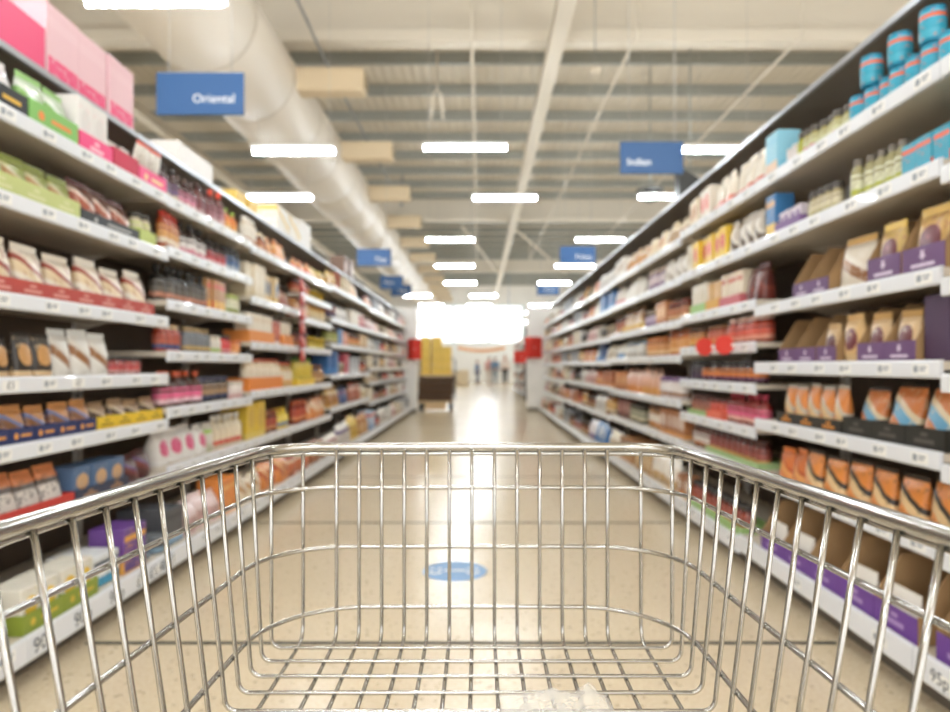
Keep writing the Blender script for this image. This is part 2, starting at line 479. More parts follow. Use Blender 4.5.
def fill(side, i, k, z, runs, place, off=0.):
    """runs from the near end of the shelf to the far end"""
    ya, yb = bay_span(side, i); y = ya+.012; s = SG[side]; near = i <= 2
    xf = XF[side]+s*off
    for run in runs:
        if run[0] == 'gap': y += run[1]; continue
        kind, desc, n, w, h, cols = run[:6]; o = run[6] if len(run) > 6 else {}
        d = o.get('d', {'bottle': w, 'slim': w, 'jar': w, 'spice_jar': w, 'can': w, 'tub': w, 'carton': max(.09, w*.9), 'box': .22, 'pouch': min(.11, w*.6), 'bag': min(.16, w*.8), 'packet': min(.06, w*.5)}[kind])
        style = o.get('s', {'carton': 's', 'box': 'b', 'pouch': 'w', 'bag': 'w', 'packet': 'b'}.get(kind, 'b'))
        g = o.get('g', .006); tr = o.get('tray')
        lift = 0.; dx = .014; pad = 0.
        if tr:
            tdesc, tcol, tn, hf, hb, mark, inner, td = tr
            tot = n*(w+g)+.012*tn; tw = tot/tn; lift = .0035; dx = .02; pad = .012
            for q in range(tn):
                t = tray_proto(tw-.003, td, hf, hb, tcol, mark, inner)
                t.location = (xf-s*(.012+td/2), y+tw*(q+.5), z); t.rotation_euler = (0, 0, 0 if s > 0 else PI)
                register(t, tdesc, 'tray', place, y+tw*(q+.5))
        per = n/(tr[2] if tr else 1)
        for q in range(n):
            if tr: yy = y+tw*int(q//per)+.006+(q % per+.5)*(w+g)
            else: yy = y+(q+.5)*(w+g)
            if o.get('skip') and q in o['skip']: continue
            seed = R.randint(0, 2) if kind in ('pouch', 'bag', 'packet') else 0
            for st in range(o.get('st', 1)):
                if st and o.get('sp') and q not in o['sp']: continue
                p = product(kind, w, h, d, cols, style, near, seed)
                lean = o.get('lean', 0.)
                p.location = (xf-s*(dx+.004+d/2+(R.uniform(0, .03 if not tr else .01) if not st else .006)+o.get('dx', 0.)+abs(lean)*h*.5), yy, z+lift+st*(h+.0022)+(abs(math.sin(lean))*d*.5 if lean else 0))
                soft = kind in ('pouch', 'bag', 'packet')
                jj = .13 if soft and not tr else .07 if soft else .03
                if soft: k_ = R.uniform(.9, 1.03); p.scale = (k_, 1-(1-k_)*.3, min(1, k_))
                p.rotation_euler = (0, lean, R.uniform(-jj, jj)+(0 if s > 0 else PI))
                nm = desc if o.get('st', 1) == 1 else (('upper ' if st else 'lower ')+desc)
                register(p, nm, CATS[kind], place, yy)
        y += (tot if tr else n*(w+g))+o.get('after', .01)
    return y

SHN = ['top', 'second', 'third', 'fourth', 'fifth', 'sixth', 'seventh', 'eighth']
def bay(side, i, levels, cap, rows, ledge=None):
    shelf_unit(side, i, levels, cap)
    for k, runs in enumerate(rows):
        last = k == len(levels)-1
        fill(side, i, k, levels[k]+.0006, runs, f"{'bottom' if last else SHN[k]} shelf, {BAYNAME(side, i)}", abs(XB[side]-XF[side]) if last else 0.)
    if ledge:
        fill(side, i, 99, cap+.0046, ledge, f'ledge above {BAYNAME(side, i)}', -.176)

CARDM = CARD
def tr(desc, col, n, hf, hb=None, mark=None, inner=None, d=.2):
    return (desc, col, n, hf, hb if hb else hf, mark, inner or mat(col, .6), d)

# ---- left side -------------------------------------------------------------------
EMB = ('d9c9df', 'emblem')
bay('left', 1, [2.025, 1.72, 1.36, 1.056, .81, .52, .17], 2.36, [
 [('pouch', 'striped white and purple pouch', 1, .21, .2, ['e9e4e6', '8a6f98', 'd9d0dc'], dict(s='b', tray=tr('black display tray', '26282b', 1, .085, mark=('e2b43c', 'dot')))),
  ('pouch', 'white and green pouch', 2, .14, .21, ['bfd3b6', '8fc36c', 'e9efe6', '9fcb83'], dict(s='r', tray=tr('green display tray', '85c064', 1, .095, mark=('ee8f45', 'dot')))),
  ('carton', 'tall white carton', 2, .115, .235, ['efedea', 'e4e1de', 'f3d9d9'], dict(d=.1, tray=tr('bright pink display tray', 'f04b86', 1, .085, mark=('f9c3d4', 'bars')))),
  ('packet', 'pale grey packet', 2, .1, .15, ['d8cfc9', 'b98d80', 'e7e0da'], dict(s='s', tray=tr('plain crimson display tray', 'c4093f', 1, .1))),
  ('packet', 'red-topped white packet', 2, .13, .235, ['e8e2d8', 'd3cabb', '8f8578', 'e4573f'], dict(s='s', d=.05, lean=.22, tray=tr('pink logo display tray', 'f0588c', 1, .085, mark=('f6e3a8', 'dot'))))],
 [('pouch', 'green and brown pouch', 4, .13, .17, ['8f9a4a', 'b98a5a', 'c9c398'], dict(s='r', tray=tr('pale green display tray', 'c3cc83', 1, .075, mark=('d5d8a0', 'bars')))),
  ('bag', 'dark red bag', 3, .15, .19, ['5d1f12', 'a4472a', 'e6cfc0'], dict(s='r', tray=tr('black labelled display tray', '2b2d2f', 1, .055, mark=('b9b9b5', 'dot')))),
  ('jar', 'pale jar with dark lid', 2, .07, .16, ['cbbfa2', 'c2cc7d', '3a352e', 'e8e3cf'], dict(tray=tr('light green display tray', 'bccb6f', 1, .07)))],
 [('bag', 'cream bag with red edges', 6, .168, .215, ['eee3d2', 'e3cda6', '9a3a28', 'e8ddcb'], dict(s='r', d=.11, g=.03, tray=tr('red lettered display tray', 'b64338', 1, .062, mark=('d9948a', 'bars'))))],
 [('packet', 'black and gold packet', 4, .095, .17, ['2b2723', 'c9965a', 'e5c79d'], dict(s='s', d=.06)),
  ('pouch', 'white and brown pouch', 3, .125, .2, ['e6e4df', '9a6a42', 'dcd7cd', 'dfe0de'], dict(s='r')),
  ('jar', 'small red jar', 4, .07, .085, ['7d2a1c', 'c44a4a', '2a2422', 'e3b3b0'], dict(d=.07))],
 [('pouch', 'orange and brown pouch', 5, .117, .145, ['c88a4c', '8a5c3a', '6f7fb2', 'c98f58'], dict(s='r', tray=tr('navy blue display tray', '253263', 5, .06, mark=('e09a4a', 'dot')))),
  ('pouch', 'tan pouch', 4, .134, .13, ['a98a68', '4f3a2a', 'c9b394'], dict(s='r', tray=tr('yellow display tray', 'e6c332', 4, .06, mark=('a98a22', 'bars'))))],
 [('packet', 'orange and white packet', 4, .12, .17, ['d9824a', 'e9e3db', '5b5048', 'd98a55'], dict(s='w', lean=-.2, tray=tr('red display tray', 'c23c34', 1, .05))),
  ('carton', 'blue twin carton with circles', 3, .13, .14, ['4f6f96', 'cfa67a', '93a9bf'], dict(s='s', tray=tr('dark slate display tray', '353c52', 1, .05, mark=('b2875f', 'bars')))),
  ('bag', 'dark red small bag', 2, .14, .15, ['4a1a18', '6d2a22', '5b3b78'], dict(s='r'))],
 [('carton', 'white carton with yellow spot', 4, .1, .15, ['ece8dc', 'efc63a', 'b9bd62'], dict(s='s', d=.13, tray=tr('olive green display tray', '8c9c3a', 2, .07, mark=('d7bb45', 'dot')))),
  ('box', 'white and cyan box', 1, .19, .13, ['eef2f4', '2fa3d0', '16324a'], dict(d=.2)),
  ('box', 'purple and orange box', 1, .19, .2, ['6a3f92', '5a3a86', 'e9a94a'], dict(d=.16)),
  ('can', 'squat grey can', 2, .1, .09, ['6a6f76', '4a5058', '7f868d', '8fb2cc']),
  ('box', 'dark steel grey box', 1, .2, .19, ['4a4e55', '8fb0cc', '33373c'], dict(d=.25))]],
 ledge=[('box', 'hot pink shipping box', 1, .615, .21, ['f5457f', 'f5457f', 'f04078'], dict(d=.16, s='p')), ('gap', -.322), ('box', 'pale pink carton behind the hot pink one', 1, .3, .34, ['f0c6ce', 'f0457e', 'f3ccd3'], dict(d=.16, dx=.22)),
  ('box', 'pale pink carton', 3, .243, .34, ['f0c6ce', 'f0457e', 'f3ccd3'], dict(d=.3))])

bay('left', 2, [2.02, 1.75, 1.46, 1.18, .87, .55, .17], 2.36, [
 [('bottle', 'purple-labelled dark bottle', 3, .07, .2, ['3c1f22', '6a4a78', '2d2523', 'd9c9b0']), ('bottle', 'pink-labelled dark bottle', 3, .07, .19, ['3f1a1c', 'd98aa2', '55413a', 'f0d9d9']),
  ('bottle', 'dark red sauce bottle', 3, .075, .22, ['571a1a', '7d3540', '3a2420', 'c9a5a5']), ('bottle', 'orange-capped maroon bottle', 2, .08, .24, ['5b1c20', 'a5707a', 'e2543c', 'd9b9b9']), ('bottle', 'small orange bottle', 3, .065, .16, ['d9783a', 'e6a03c', '9cbf4a', 'f2d9a0'])],
 [('slim', 'amber sauce bottle', 4, .06, .2, ['a3441f', 'd9a05a', 'c93c2a', 'f0e0c9']), ('bottle', 'white-labelled dark bottle', 5, .066, .2, ['33211b', 'ece6e2', '2a2a2a', 'd98a9a']), ('bottle', 'red-labelled dark bottle', 4, .066, .17, ['3a1d1a', 'c43c44', '33302e', 'f2c9cc']), ('slim', 'dark bottle with blue label', 4, .06, .18, ['22262c', '3d6494', '3a3a3c', 'c3d0da'])],
 [('bottle', 'black soy bottle', 7, .078, .2, ['151313', '5f5a50', '1d1c1b', 'c98a72']), ('carton', 'orange and yellow carton', 4, .07, .2, ['b9874c', 'ecba48', 'd0483a'], dict(s='b', d=.12)), ('jar', 'pale green jar', 4, .075, .14, ['c9c4a4', 'dfe0c4', 'a4b25c', '98a850'])],
 [('slim', 'red bottle with blue base', 4, .066, .15, ['a03c2c', 'c06048', 'c9b08a', '2f568c']), ('slim', 'grey bottle with gold band', 6, .06, .15, ['6a7077', '7a8085', 'b59a6a', 'd0b070']), ('jar', 'white jar with green base', 2, .075, .12, ['e6e0d4', 'e9e4da', 'c9bfae', 'a8cc58']), ('jar', 'bright red jar', 2, .085, .13, ['c23c38', 'e0484a', '2c2a2a', 'f0b0b4']), ('tub', 'orange tub', 2, .07, .1, ['d9824a', 'e0904a', 'c9683a', 'f0c9a0'])],
 [('bottle', 'orange-capped bottle with pink label', 6, .082, .2, ['4a2a20', 'ec6f9a', 'cc5a35', 'f7d0dc']), ('jar', 'dark jar with blue base', 5, .085, .16, ['2b2422', 'a98a68', '46465c', '2f4470']), ('tub', 'cream tub', 3, .08, .12, ['e3d9cb', 'e6d6cf', 'd9cfc0', 'd9a9a9'])],
 [('bag', 'white bag with pink ovals', 4, .15, .2, ['eae6e2', 'da4f80', 'f0eeec'], dict(s='s')), ('pouch', 'white pouch with lime stripe', 1, .12, .2, ['dedad0', 'c9c4b4', 'a5cf4a'], dict(s='b')), ('bottle', 'cream bottle with white cap', 5, .08, .22, ['e3d6bd', 'ead9bd', 'efe9dd', 'd9493a'])],
 [('bag', 'pink and white bag', 3, .16, .2, ['eed9da', 'cfa5a0', 'e3cfcf'], dict(s='w')), ('box', 'bright orange box', 2, .14, .21, ['e58a3a', 'e08030', 'efb46a'], dict(d=.16)), ('pouch', 'tan and white pouch', 3, .15, .2, ['e3d3b8', 'c49a6a', 'f0e6d6'], dict(s='r'))]],
 ledge=[('gap', .6), ('box', 'plain white storage carton', 1, .56, .17, ['efece8', 'e9e6e2', 'efe9d9'], dict(d=.3, s='p'))])

bay('left', 3, [2.0, 1.62, 1.28, .91, .55, .17], 2.36, [
 [('slim', 'white-capped pale bottle', 3, .08, .22, ['d9cdb9', 'ece6da', 'e9e4dc', 'c9a080']), ('jar', 'brown jar', 3, .08, .15, ['5b3322', 'a9623a', 'e6d6b9', 'd9a06a']), ('pouch', 'orange pouch', 4, .11, .17, ['d9803a', 'e69a48', 'efc48a'])],
 [('carton', 'cream carton', 3, .12, .26, ['e9dcc2', 'efe6d2', 'd9c9a6'], dict(d=.15)), ('carton', 'tan carton with blue spot', 3, .11, .22, ['dcc49a', '3f6f9f', 'e3c060'], dict(s='s')), ('bag', 'brown bag', 3, .13, .16, ['6a3020', '9a4a30', 'c9a07a'])],
 [('carton', 'tall cream carton', 5, .11, .22, ['efe6d4', 'f4ece0', 'e6d6bd'], dict(s='b', tray=tr('orange display tray', 'e8944a', 1, .09))), ('carton', 'red striped carton', 2, .1, .2, ['b9503a', 'd96a4a', 'efd9c9']), ('carton', 'ivory carton', 3, .1, .2, ['ece0ca', 'e3cfae', 'f2ead9'], dict(tray=tr('amber display tray', 'e6903f', 1, .09)))],
 [('slim', 'cream bottle with red cap', 10, .075, .24, ['e6d3b4', 'efe3cf', 'c9644a', 'd9a05a'], dict(tray=tr('orange shelf tray', 'e88a3c', 1, .1))), ('bottle', 'tan bottle', 4, .08, .22, ['d9b988', 'ece0c9', 'c9543a', 'e0b070'])],
 [('carton', 'yellow mustard carton', 2, .2, .27, ['e8c43c', 'd9b348', 'ecd26a'], dict(d=.2)), ('jar', 'brown red jar', 3, .1, .18, ['6a2a1a', 'a4442c', '8a4a2a', 'c98a5a']), ('bottle', 'yellow bottle', 4, .09, .18, ['e6c63c', 'efd868', 'e3b93a', '4a7ab0'])],
 [('bag', 'orange striped bag', 4, .15, .2, ['dc8640', 'c05a30', 'efc890'], dict(s='r')), ('pouch', 'red pouch', 4, .14, .18, ['a94632', 'd9774a', 'e9d2b4'])]],
 ledge=[('gap', .3), ('box', 'yellow case', 2, .22, .13, ['efc548', 'e3b63c', 'f3d674'], dict(d=.3))])

bay('left', 4, [2.0, 1.79, 1.57, 1.28, .91, .55, .17], 2.36, [
 [('pouch', 'orange red pouch', 5, .12, .14, ['d9603a', 'e69a58', 'ecd0a8'], dict(s='r')), ('pouch', 'yellow pouch', 4, .12, .14, ['e6c24a', 'd9a53a', 'f2e0a0'])],
 [('jar', 'rust red jar', 5, .09, .13, ['8a3522', 'c9603a', '54302a', 'e6b48a']), ('tub', 'yellow tub', 7, .09, .1, ['efcb34', 'ecc93a', 'dcb634', 'f6e38a'])],
 [('carton', 'orange carton', 5, .1, .17, ['d99a5a', 'ecc38f', 'c9683a']), ('jar', 'golden jar', 7, .085, .16, ['d9b070', 'ecd4a0', 'd9a04a', 'e9e0c9'])],
 [('jar', 'dark red jar', 5, .09, .15, ['5d1f14', '8a3a22', '4a2a20', 'c98a4a']), ('tub', 'bright yellow tub', 7, .09, .12, ['efcf3a', 'f0d650', 'e3bf30', 'f6e88a'])],
 [('slim', 'yellow green bottle', 7, .08, .26, ['c9b040', 'e3c94a', '5a8a3a', 'd9d070'], dict(tray=tr('yellow shelf tray', 'ecca44', 1, .07))), ('bottle', 'brown bottle', 6, .085, .2, ['7d5434', 'b98a58', '9a6a40', 'e0c090'])],
 [('jar', 'rust red tall jar', 4, .1, .22, ['8a2f1e', 'b9482c', 'a9502e', 'd98a5a']), ('pouch', 'orange and cream pouch', 5, .14, .22, ['e08a44', 'efdcc0', 'e9b078'], dict(s='r'))],
 [('bag', 'brown and orange bag', 4, .15, .2, ['9a5a34', 'd9824a', 'e9d4b4'], dict(s='r')), ('bag', 'white bag', 4, .15, .2, ['ece6dc', 'd9cdbb', 'b98a8a'])]],
 ledge=[('box', 'white carton with yellow panel', 2, .42, .27, ['f2efe8', 'efe9da', 'efc84a'], dict(d=.3, s='r')), ('box', 'plain white carton', 1, .4, .31, ['f2f0ec', 'ece8e2', 'f0ede6'], dict(d=.3, s='p'))])

bay('left', 5, [2.03, 1.66, 1.36, 1.0, .62, .17], 2.36, [
 [('pouch', 'golden pouch', 3, .13, .18, ['e0b95a', 'd9a548', 'f0dca0']), ('tub', 'coral red tub', 2, .16, .2, ['e0705c', 'e57868', 'd9685a', 'f0b0a0']), ('carton', 'beige carton', 4, .12, .2, ['e3d0ac', 'efe2c8', 'c9a870'])],
 [('jar', 'maroon jar', 4, .1, .18, ['54201c', '7a3a38', '2a2a3c', '2f3f70']), ('pouch', 'white and grey pouch', 5, .13, .18, ['e6e2dc', 'b9b4ac', 'efece6'])],
 [('jar', 'olive jar', 5, .1, .2, ['5a4a2a', '98a050', '3a3028', 'd0c890']), ('box', 'blue box', 2, .13, .2, ['2f74b8', '3a80c4', '4a90d0'], dict(d=.18)), ('carton', 'salmon carton', 3, .12, .18, ['e09a80', 'efc4b0', 'd97a60'])],
 [('box', 'deep blue box', 4, .13, .28, ['2a6cb0', '3f86c8', '2a5a98'], dict(d=.18)), ('tub', 'white round tub', 3, .12, .14, ['ece6da', 'e6d8c0', 'dcd2c2', 'd9b080']), ('box', 'rose red box', 2, .12, .26, ['c9586a', 'd97a86', 'c04458'], dict(d=.18))],
 [('bag', 'golden brown bag', 4, .17, .26, ['d9a858', 'b97f3a', 'efd6a0']), ('bag', 'navy bag', 3, .15, .22, ['2a4a80', '5070a8', '8a5a8a'])],
 [('bag', 'large white bag', 4, .17, .26, ['f0ece6', 'ded6cc', '6a5088']), ('bag', 'yellow bag', 3, .16, .3, ['e9c23a', 'd9aa2f', 'f3dc80'])]])
bay('left', 6, [2.03, 1.66, 1.36, 1.0, .62, .17], 2.36, [
 [('pouch', 'peach pouch', 4, .13, .2, ['ecc9a0', 'e0b080', 'f3e0c4'])],
 [('carton', 'ivory white carton', 5, .12, .2, ['ece4d6', 'f3ede2', 'd9ccb8']), ('jar', 'pink jar', 5, .1, .2, ['d98a90', 'e9b4b4', 'efe0da', 'c9606a'])],
 [('jar', 'brown orange jar', 6, .1, .18, ['6a3a24', 'd98a44', '54382a', 'ecc890']), ('carton', 'tan carton', 5, .11, .2, ['d9b98a', 'ecd6b0', 'b98a58'])],
 [('box', 'pale grey box', 4, .14, .22, ['c9ccd0', 'dfe2e6', 'b4b9c0'], dict(d=.18)), ('jar', 'red brown jar', 6, .1, .18, ['8a3a2a', 'b9583c', '54302a', 'e3c0a0'])],
 [('pouch', 'brick red pouch', 5, .14, .26, ['a5503c', 'c9745a', 'e0b09a']), ('pouch', 'cream pouch', 4, .13, .2, ['ecdfc4', 'd9c49a', 'f3ecdc'])],
 [('bag', 'tan paper bag', 4, .17, .28, ['c98f52', 'dcae78', 'b9783c']), ('box', 'pale blue box', 3, .16, .26, ['b9d0e6', '8ab0d8', 'd9604a'], dict(d=.2))]],
 ledge=[('gap', .5), ('box', 'brown framed box', 2, .28, .3, ['7a5a48', 'ecd9d4', '8a6a58'], dict(d=.2, s='s'))])

def rnd_rows(levels, cap, pal, seed, wide=1.):
    r = random.Random(seed); rows = []
    for k, z in enumerate(levels):
        up = (levels[k-1] if k else cap)-z-.075
        runs = []; y = 0.; used = set()
        while y < 1.05:
            kind, desc, w, h, cols = r.choice(pal)
            if desc in used: continue
            used.add(desc)
            w *= wide
            n = min(r.randint(3, 5), int((1.28-y)/(w+.006)))
            if n < 1: break
            runs.append((kind, desc, n, w, min(h, up), cols)); y += n*(w+.006)+.01
        rows.append(runs)
    return rows
PAL = [
 ('carton', 'cream carton', .13, .22, ['ece0c8', 'f3ead8', 'd0b890']), ('carton', 'white carton', .13, .2, ['efece6', 'e0dad0', 'c9c0b4']),
 ('jar', 'dark brown jar', .1, .17, ['4a2a1e', '8a5436', '3a2c26', 'd9b488']), ('jar', 'red jar', .1, .17, ['8a2f26', 'c9564a', '4a302c', 'ecc0b4']),
 ('pouch', 'beige pouch', .15, .2, ['e3d4b8', 'c9ac80', 'f0e6d2']), ('pouch', 'rust pouch', .15, .2, ['a9502f', 'd98a58', 'ecd0b0']),
 ('box', 'grey box', .15, .2, ['8f9296', 'b4b8bc', '6a6e74']), ('bag', 'pale pink bag', .16, .22, ['e9ccc8', 'd9a8a4', 'f3e2de']),
 ('bag', 'off white bag', .16, .22, ['ece8e0', 'd4ccc0', 'c0b8ac']), ('can', 'dull red can', .1, .13, ['8f8f92', 'a44a40', '9a9a9c', 'e0c0b4']),
 ('can', 'black can', .1, .13, ['8f8f92', '2f2e30', '9a9a9c', 'b0a080']), ('tub', 'ivory tub', .12, .14, ['ece2d0', 'f0e8da', 'd4c4a8', 'b98a5a']),
 ('slim', 'amber bottle', .085, .22, ['8a5a2a', 'd9b070', '6a4a2e', 'efe0c0'])]
PALR = PAL+[('pouch', 'orange packet pouch', .15, .18, ['dc7f3c', 'efb07a', 'c95a2c']),
 ('pouch', 'plain white pouch', .16, .22, ['f0eeea', 'dcd8d2', 'e9e4dc']), ('box', 'orange brown box', .16, .18, ['b9683a', 'd99058', '8a4a2a'])]
LV = [2.0, 1.66, 1.35, 1.07, .85, .54, .17]
for i in range(7, 11): bay('left', i, LV, 2.36, rnd_rows(LV, 2.36, PAL, 40+i, 1.1))

# ---- right side ------------------------------------------------------------------
pt = lambda n, hf, hb: tr('purple-fronted display case', '6a4a76', n, hf, hb, EMB, CARD, .26)
CASE = dict(d=.05)
bay('right', 1, [2.085, 1.77, 1.42, 1.115, .815, .52, .19], 2.5, [
 [('can', 'turquoise and red can', 7, .08, .12, ['e6643c', '14a8c8', '1488ac', '3fb8d4'], dict(st=2, sp=(1, 3, 5), g=.008)), ('spice_jar', 'spice jar with pink base', 6, .052, .12, ['a9a06a', 'cdd0a0', '5a5550', 'd4688f']),
  ('spice_jar', 'yellow green spice jar', 1, .06, .13, ['a8a83a', 'b9c040', '4a4438', 'd9d870']), ('tub', 'white and pink tub', 2, .065, .1, ['e6e0de', 'efe9e8', 'd9d4d2', 'd98aa6']), ('box', 'tall light blue box', 1, .14, .22, ['8ccbe2', 'e3c4a8', '7fc4e0'], dict(d=.12))],
 [('carton', 'blue and red carton', 3, .082, .125, ['16a3c0', '12a6c6', 'e85f3c'], dict(s='b', d=.12)), ('slim', 'tall spice bottle', 5, .055, .17, ['9a9468', 'dfe0c0', '7a7268', 'bcc44a']), ('gap', .1),
  ('spice_jar', 'pale spice jar', 5, .05, .13, ['a89c78', 'dcd4b4', '4a4440', 'c4bd88']), ('carton', 'purple and white packet carton', 4, .055, .1, ['d9cfdc', '7f5a98', 'b49ac4'], dict(d=.06, tray=tr('purple display tray', '7d5f92', 1, .05))), ('box', 'blue orange and yellow box', 1, .11, .22, ['2f7cb8', 'f0cc5a', 'dcae7c'], dict(d=.1))],
 [('pouch', 'maroon and gold pouch', 1, .15, .235, ['c9a25c', '6a2434', 'a4525c', 'd9b45c'], dict(s='s', d=.07, g=.055, tray=pt(1, .09, .245))), ('pouch', 'maroon pouch with yellow top', 1, .14, .225, ['c8a860', '6d2a36', 'a85a62', 'e0bc50'], dict(s='s', d=.07, g=.05, tray=pt(1, .09, .245))), ('gap', .07),
  ('pouch', 'crumpled white and brown pouch', 1, .19, .24, ['e6dccb', '9a6a44', 'efe9de', 'd9b06a'], dict(s='r')), ('pouch', 'small maroon pouch', 2, .1, .2, ['b98f5a', '5d2434', '8f4a58'], dict(s='s', g=.05, d=.06, skip=(0, 1), tray=tr('empty purple-fronted case', '6a4a76', 2, .07, .22, EMB, CARD, .26)))],
 [('carton', 'plain dark purple case', 1, .13, .225, ['3c1f4a', '3a1d48', '42244f'], dict(s='p', d=.3)), ('pouch', 'maroon and cream pouch', 2, .12, .2, ['d9b98c', '6d2a34', 'efe3cc', 'c9a060'], dict(s='s', d=.07, g=.045, tray=pt(2, .075, .215))), ('pouch', 'loose gold pouch', 1, .13, .21, ['d9b47c', '74303a', 'e6c894'], dict(s='s', d=.08, lean=.1)),
  ('pouch', 'narrow maroon pouch', 1, .1, .18, ['cfae80', '5f2430', 'efe3d0'], dict(s='s', d=.06, g=.05, tray=pt(1, .07, .215))), ('pouch', 'hidden pouch', 2, .11, .18, ['cfae80', '5f2430', 'efe3d0'], dict(s='s', d=.06, g=.06, skip=(0, 1), tray=tr('empty purple-fronted case', '6a4a76', 2, .07, .215, EMB, CARD, .26)))],
 [('packet', 'large orange packet with blue label', 3, .16, .215, ['e08544', '6fb4d8', 'ecd9b4', '2a2826'], dict(s='r', d=.07, lean=-.16, g=.03, tray=tr('black slotted display tray', '23231f', 3, .075, mark=('54504a', 'bars'), d=.24))), ('packet', 'orange and clear packet', 5, .1, .2, ['e0893c', 'e6c490', 'c9bfae', 'bdb8ac'], dict(s='r', d=.06, g=.016, tray=tr('low black display tray', '2a2824', 1, .055, mark=('dc8f3c', 'bars'))))],
 [('packet', 'orange packet with black band', 6, .145, .2, ['e58f3f', 'e9c998', '2e2a26', '3a342e'], dict(s='r', d=.08, g=.02)), ('pouch', 'orange pouch', 2, .12, .18, ['d9783a', 'e9a864', 'c25a2a'], dict(s='r'))],
 [('packet', 'white flat packet', 5, .16, .15, ['e9e6e0', 'd9d4cc', 'efece6'], dict(s='p', d=.05, g=.065, skip=(2,), tray=tr('tall brown case with purple base', '6b3f96', 5, .085, .235, ('a98cc4', 'bars'), CARD, .3)))]],
 )
bay('right', 2, [2.085, 1.77, 1.46, 1.23, 1.0, .76, .535, .17], 2.5, [
 [('pouch', 'cream pouch with red base', 6, .125, .22, ['ece3d2', 'd9705c', 'f3ecde', 'e6dcc8'], dict(s='b')), ('carton', 'white and red carton', 2, .11, .22, ['ece2d4', 'e0604c', 'f3ece0'], dict(s='s')), ('carton', 'cream and brown carton', 2, .1, .2, ['ecdcbf', 'b9824a', 'f0e4cc'], dict(s='s'))],
 [('pouch', 'grey and white pouch', 4, .11, .2, ['cfc6b8', '6a5a4c', 'ece6da'], dict(s='r')), ('carton', 'yellow carton with red circle', 5, .125, .2, ['efc52f', 'd9402f', 'f2d24a'], dict(s='s', d=.14)), ('carton', 'dull cream carton', 1, .1, .2, ['dcd0b8', 'c9b898', 'e9e0cc'])],
 [('bag', 'deep red bag', 2, .11, .21, ['5a1812', '6d2218', '7a3020'], dict(s='r')), ('carton', 'cream and orange carton', 4, .075, .2, ['ecdfc8', 'd98a3c', 'c9644a'], dict(s='b', d=.12, tray=tr('rose pink display tray', 'c96a72', 1, .06))), ('carton', 'ochre carton', 3, .07, .18, ['d9ac6a', 'e6c084', 'c9843c'], dict(d=.12, tray=tr('golden display tray', 'd9a53f', 1, .07))), ('carton', 'slim white carton', 4, .068, .2, ['e9e2d2', 'd9ccb0', 'efe9da'], dict(d=.12, tray=tr('leaf green display tray', '9cc474', 1, .065)))],
 [('jar', 'red jar with pale lid', 6, .075, .155, ['8a2f22', 'e0604a', 'd9b9ae', 'f0a890']), ('jar', 'brick red jar', 5, .075, .13, ['8f3626', 'd9704a', '8a5a34', 'e69a50']), ('gap', .05), ('jar', 'brown gold jar', 3, .08, .14, ['7a4424', 'd9913c', '4a3022', 'e9b868'])],
 [('spice_jar', 'orange-banded dark jar', 14, .066, .13, ['3c221a', 'dc8138', '1f1b1a', '6a3a68']), ('jar', 'black jar', 2, .08, .14, ['1f1a1c', '3a3044', '2a2624', '5a4a68'])],
 [('bottle', 'pink-labelled red bottle', 7, .07, .18, ['8a2f2c', 'dc5f86', 'a8324a', 'f0c0ae']), ('jar', 'bright red jar', 3, .08, .13, ['b03a2a', 'e26048', '5a3028', 'f0987a'], dict(tray=tr('coral display tray', 'e5735a', 1, .05))), ('jar', 'maroon jar with tan label', 4, .085, .14, ['5d2420', 'a96a54', '4a2822', 'd9b08a'], dict(tray=tr('pale green display tray', 'a6c483', 1, .035)))],
 [('jar', 'maroon jar with gold label', 9, .084, .15, ['541e1c', '984a40', '4a2620', 'e0b56c'], dict(tray=tr('long green display tray', 'a8c48a', 1, .035))), ('jar', 'white-labelled brown jar', 4, .09, .15, ['6a3a28', 'e3dcd6', '4a302a', 'b9805a'])],
 [('jar', 'black-lidded red jar', 11, .075, .16, ['6a2a20', 'a9503c', '24201f', 'd9a870'], dict(tray=tr('green display tray', '9fc07c', 1, .05), g=.006)), ('carton', 'brown carton with white panel', 3, .1, .15, ['9a6238', 'ded6cc', 'd99044'], dict(s='s'))]])
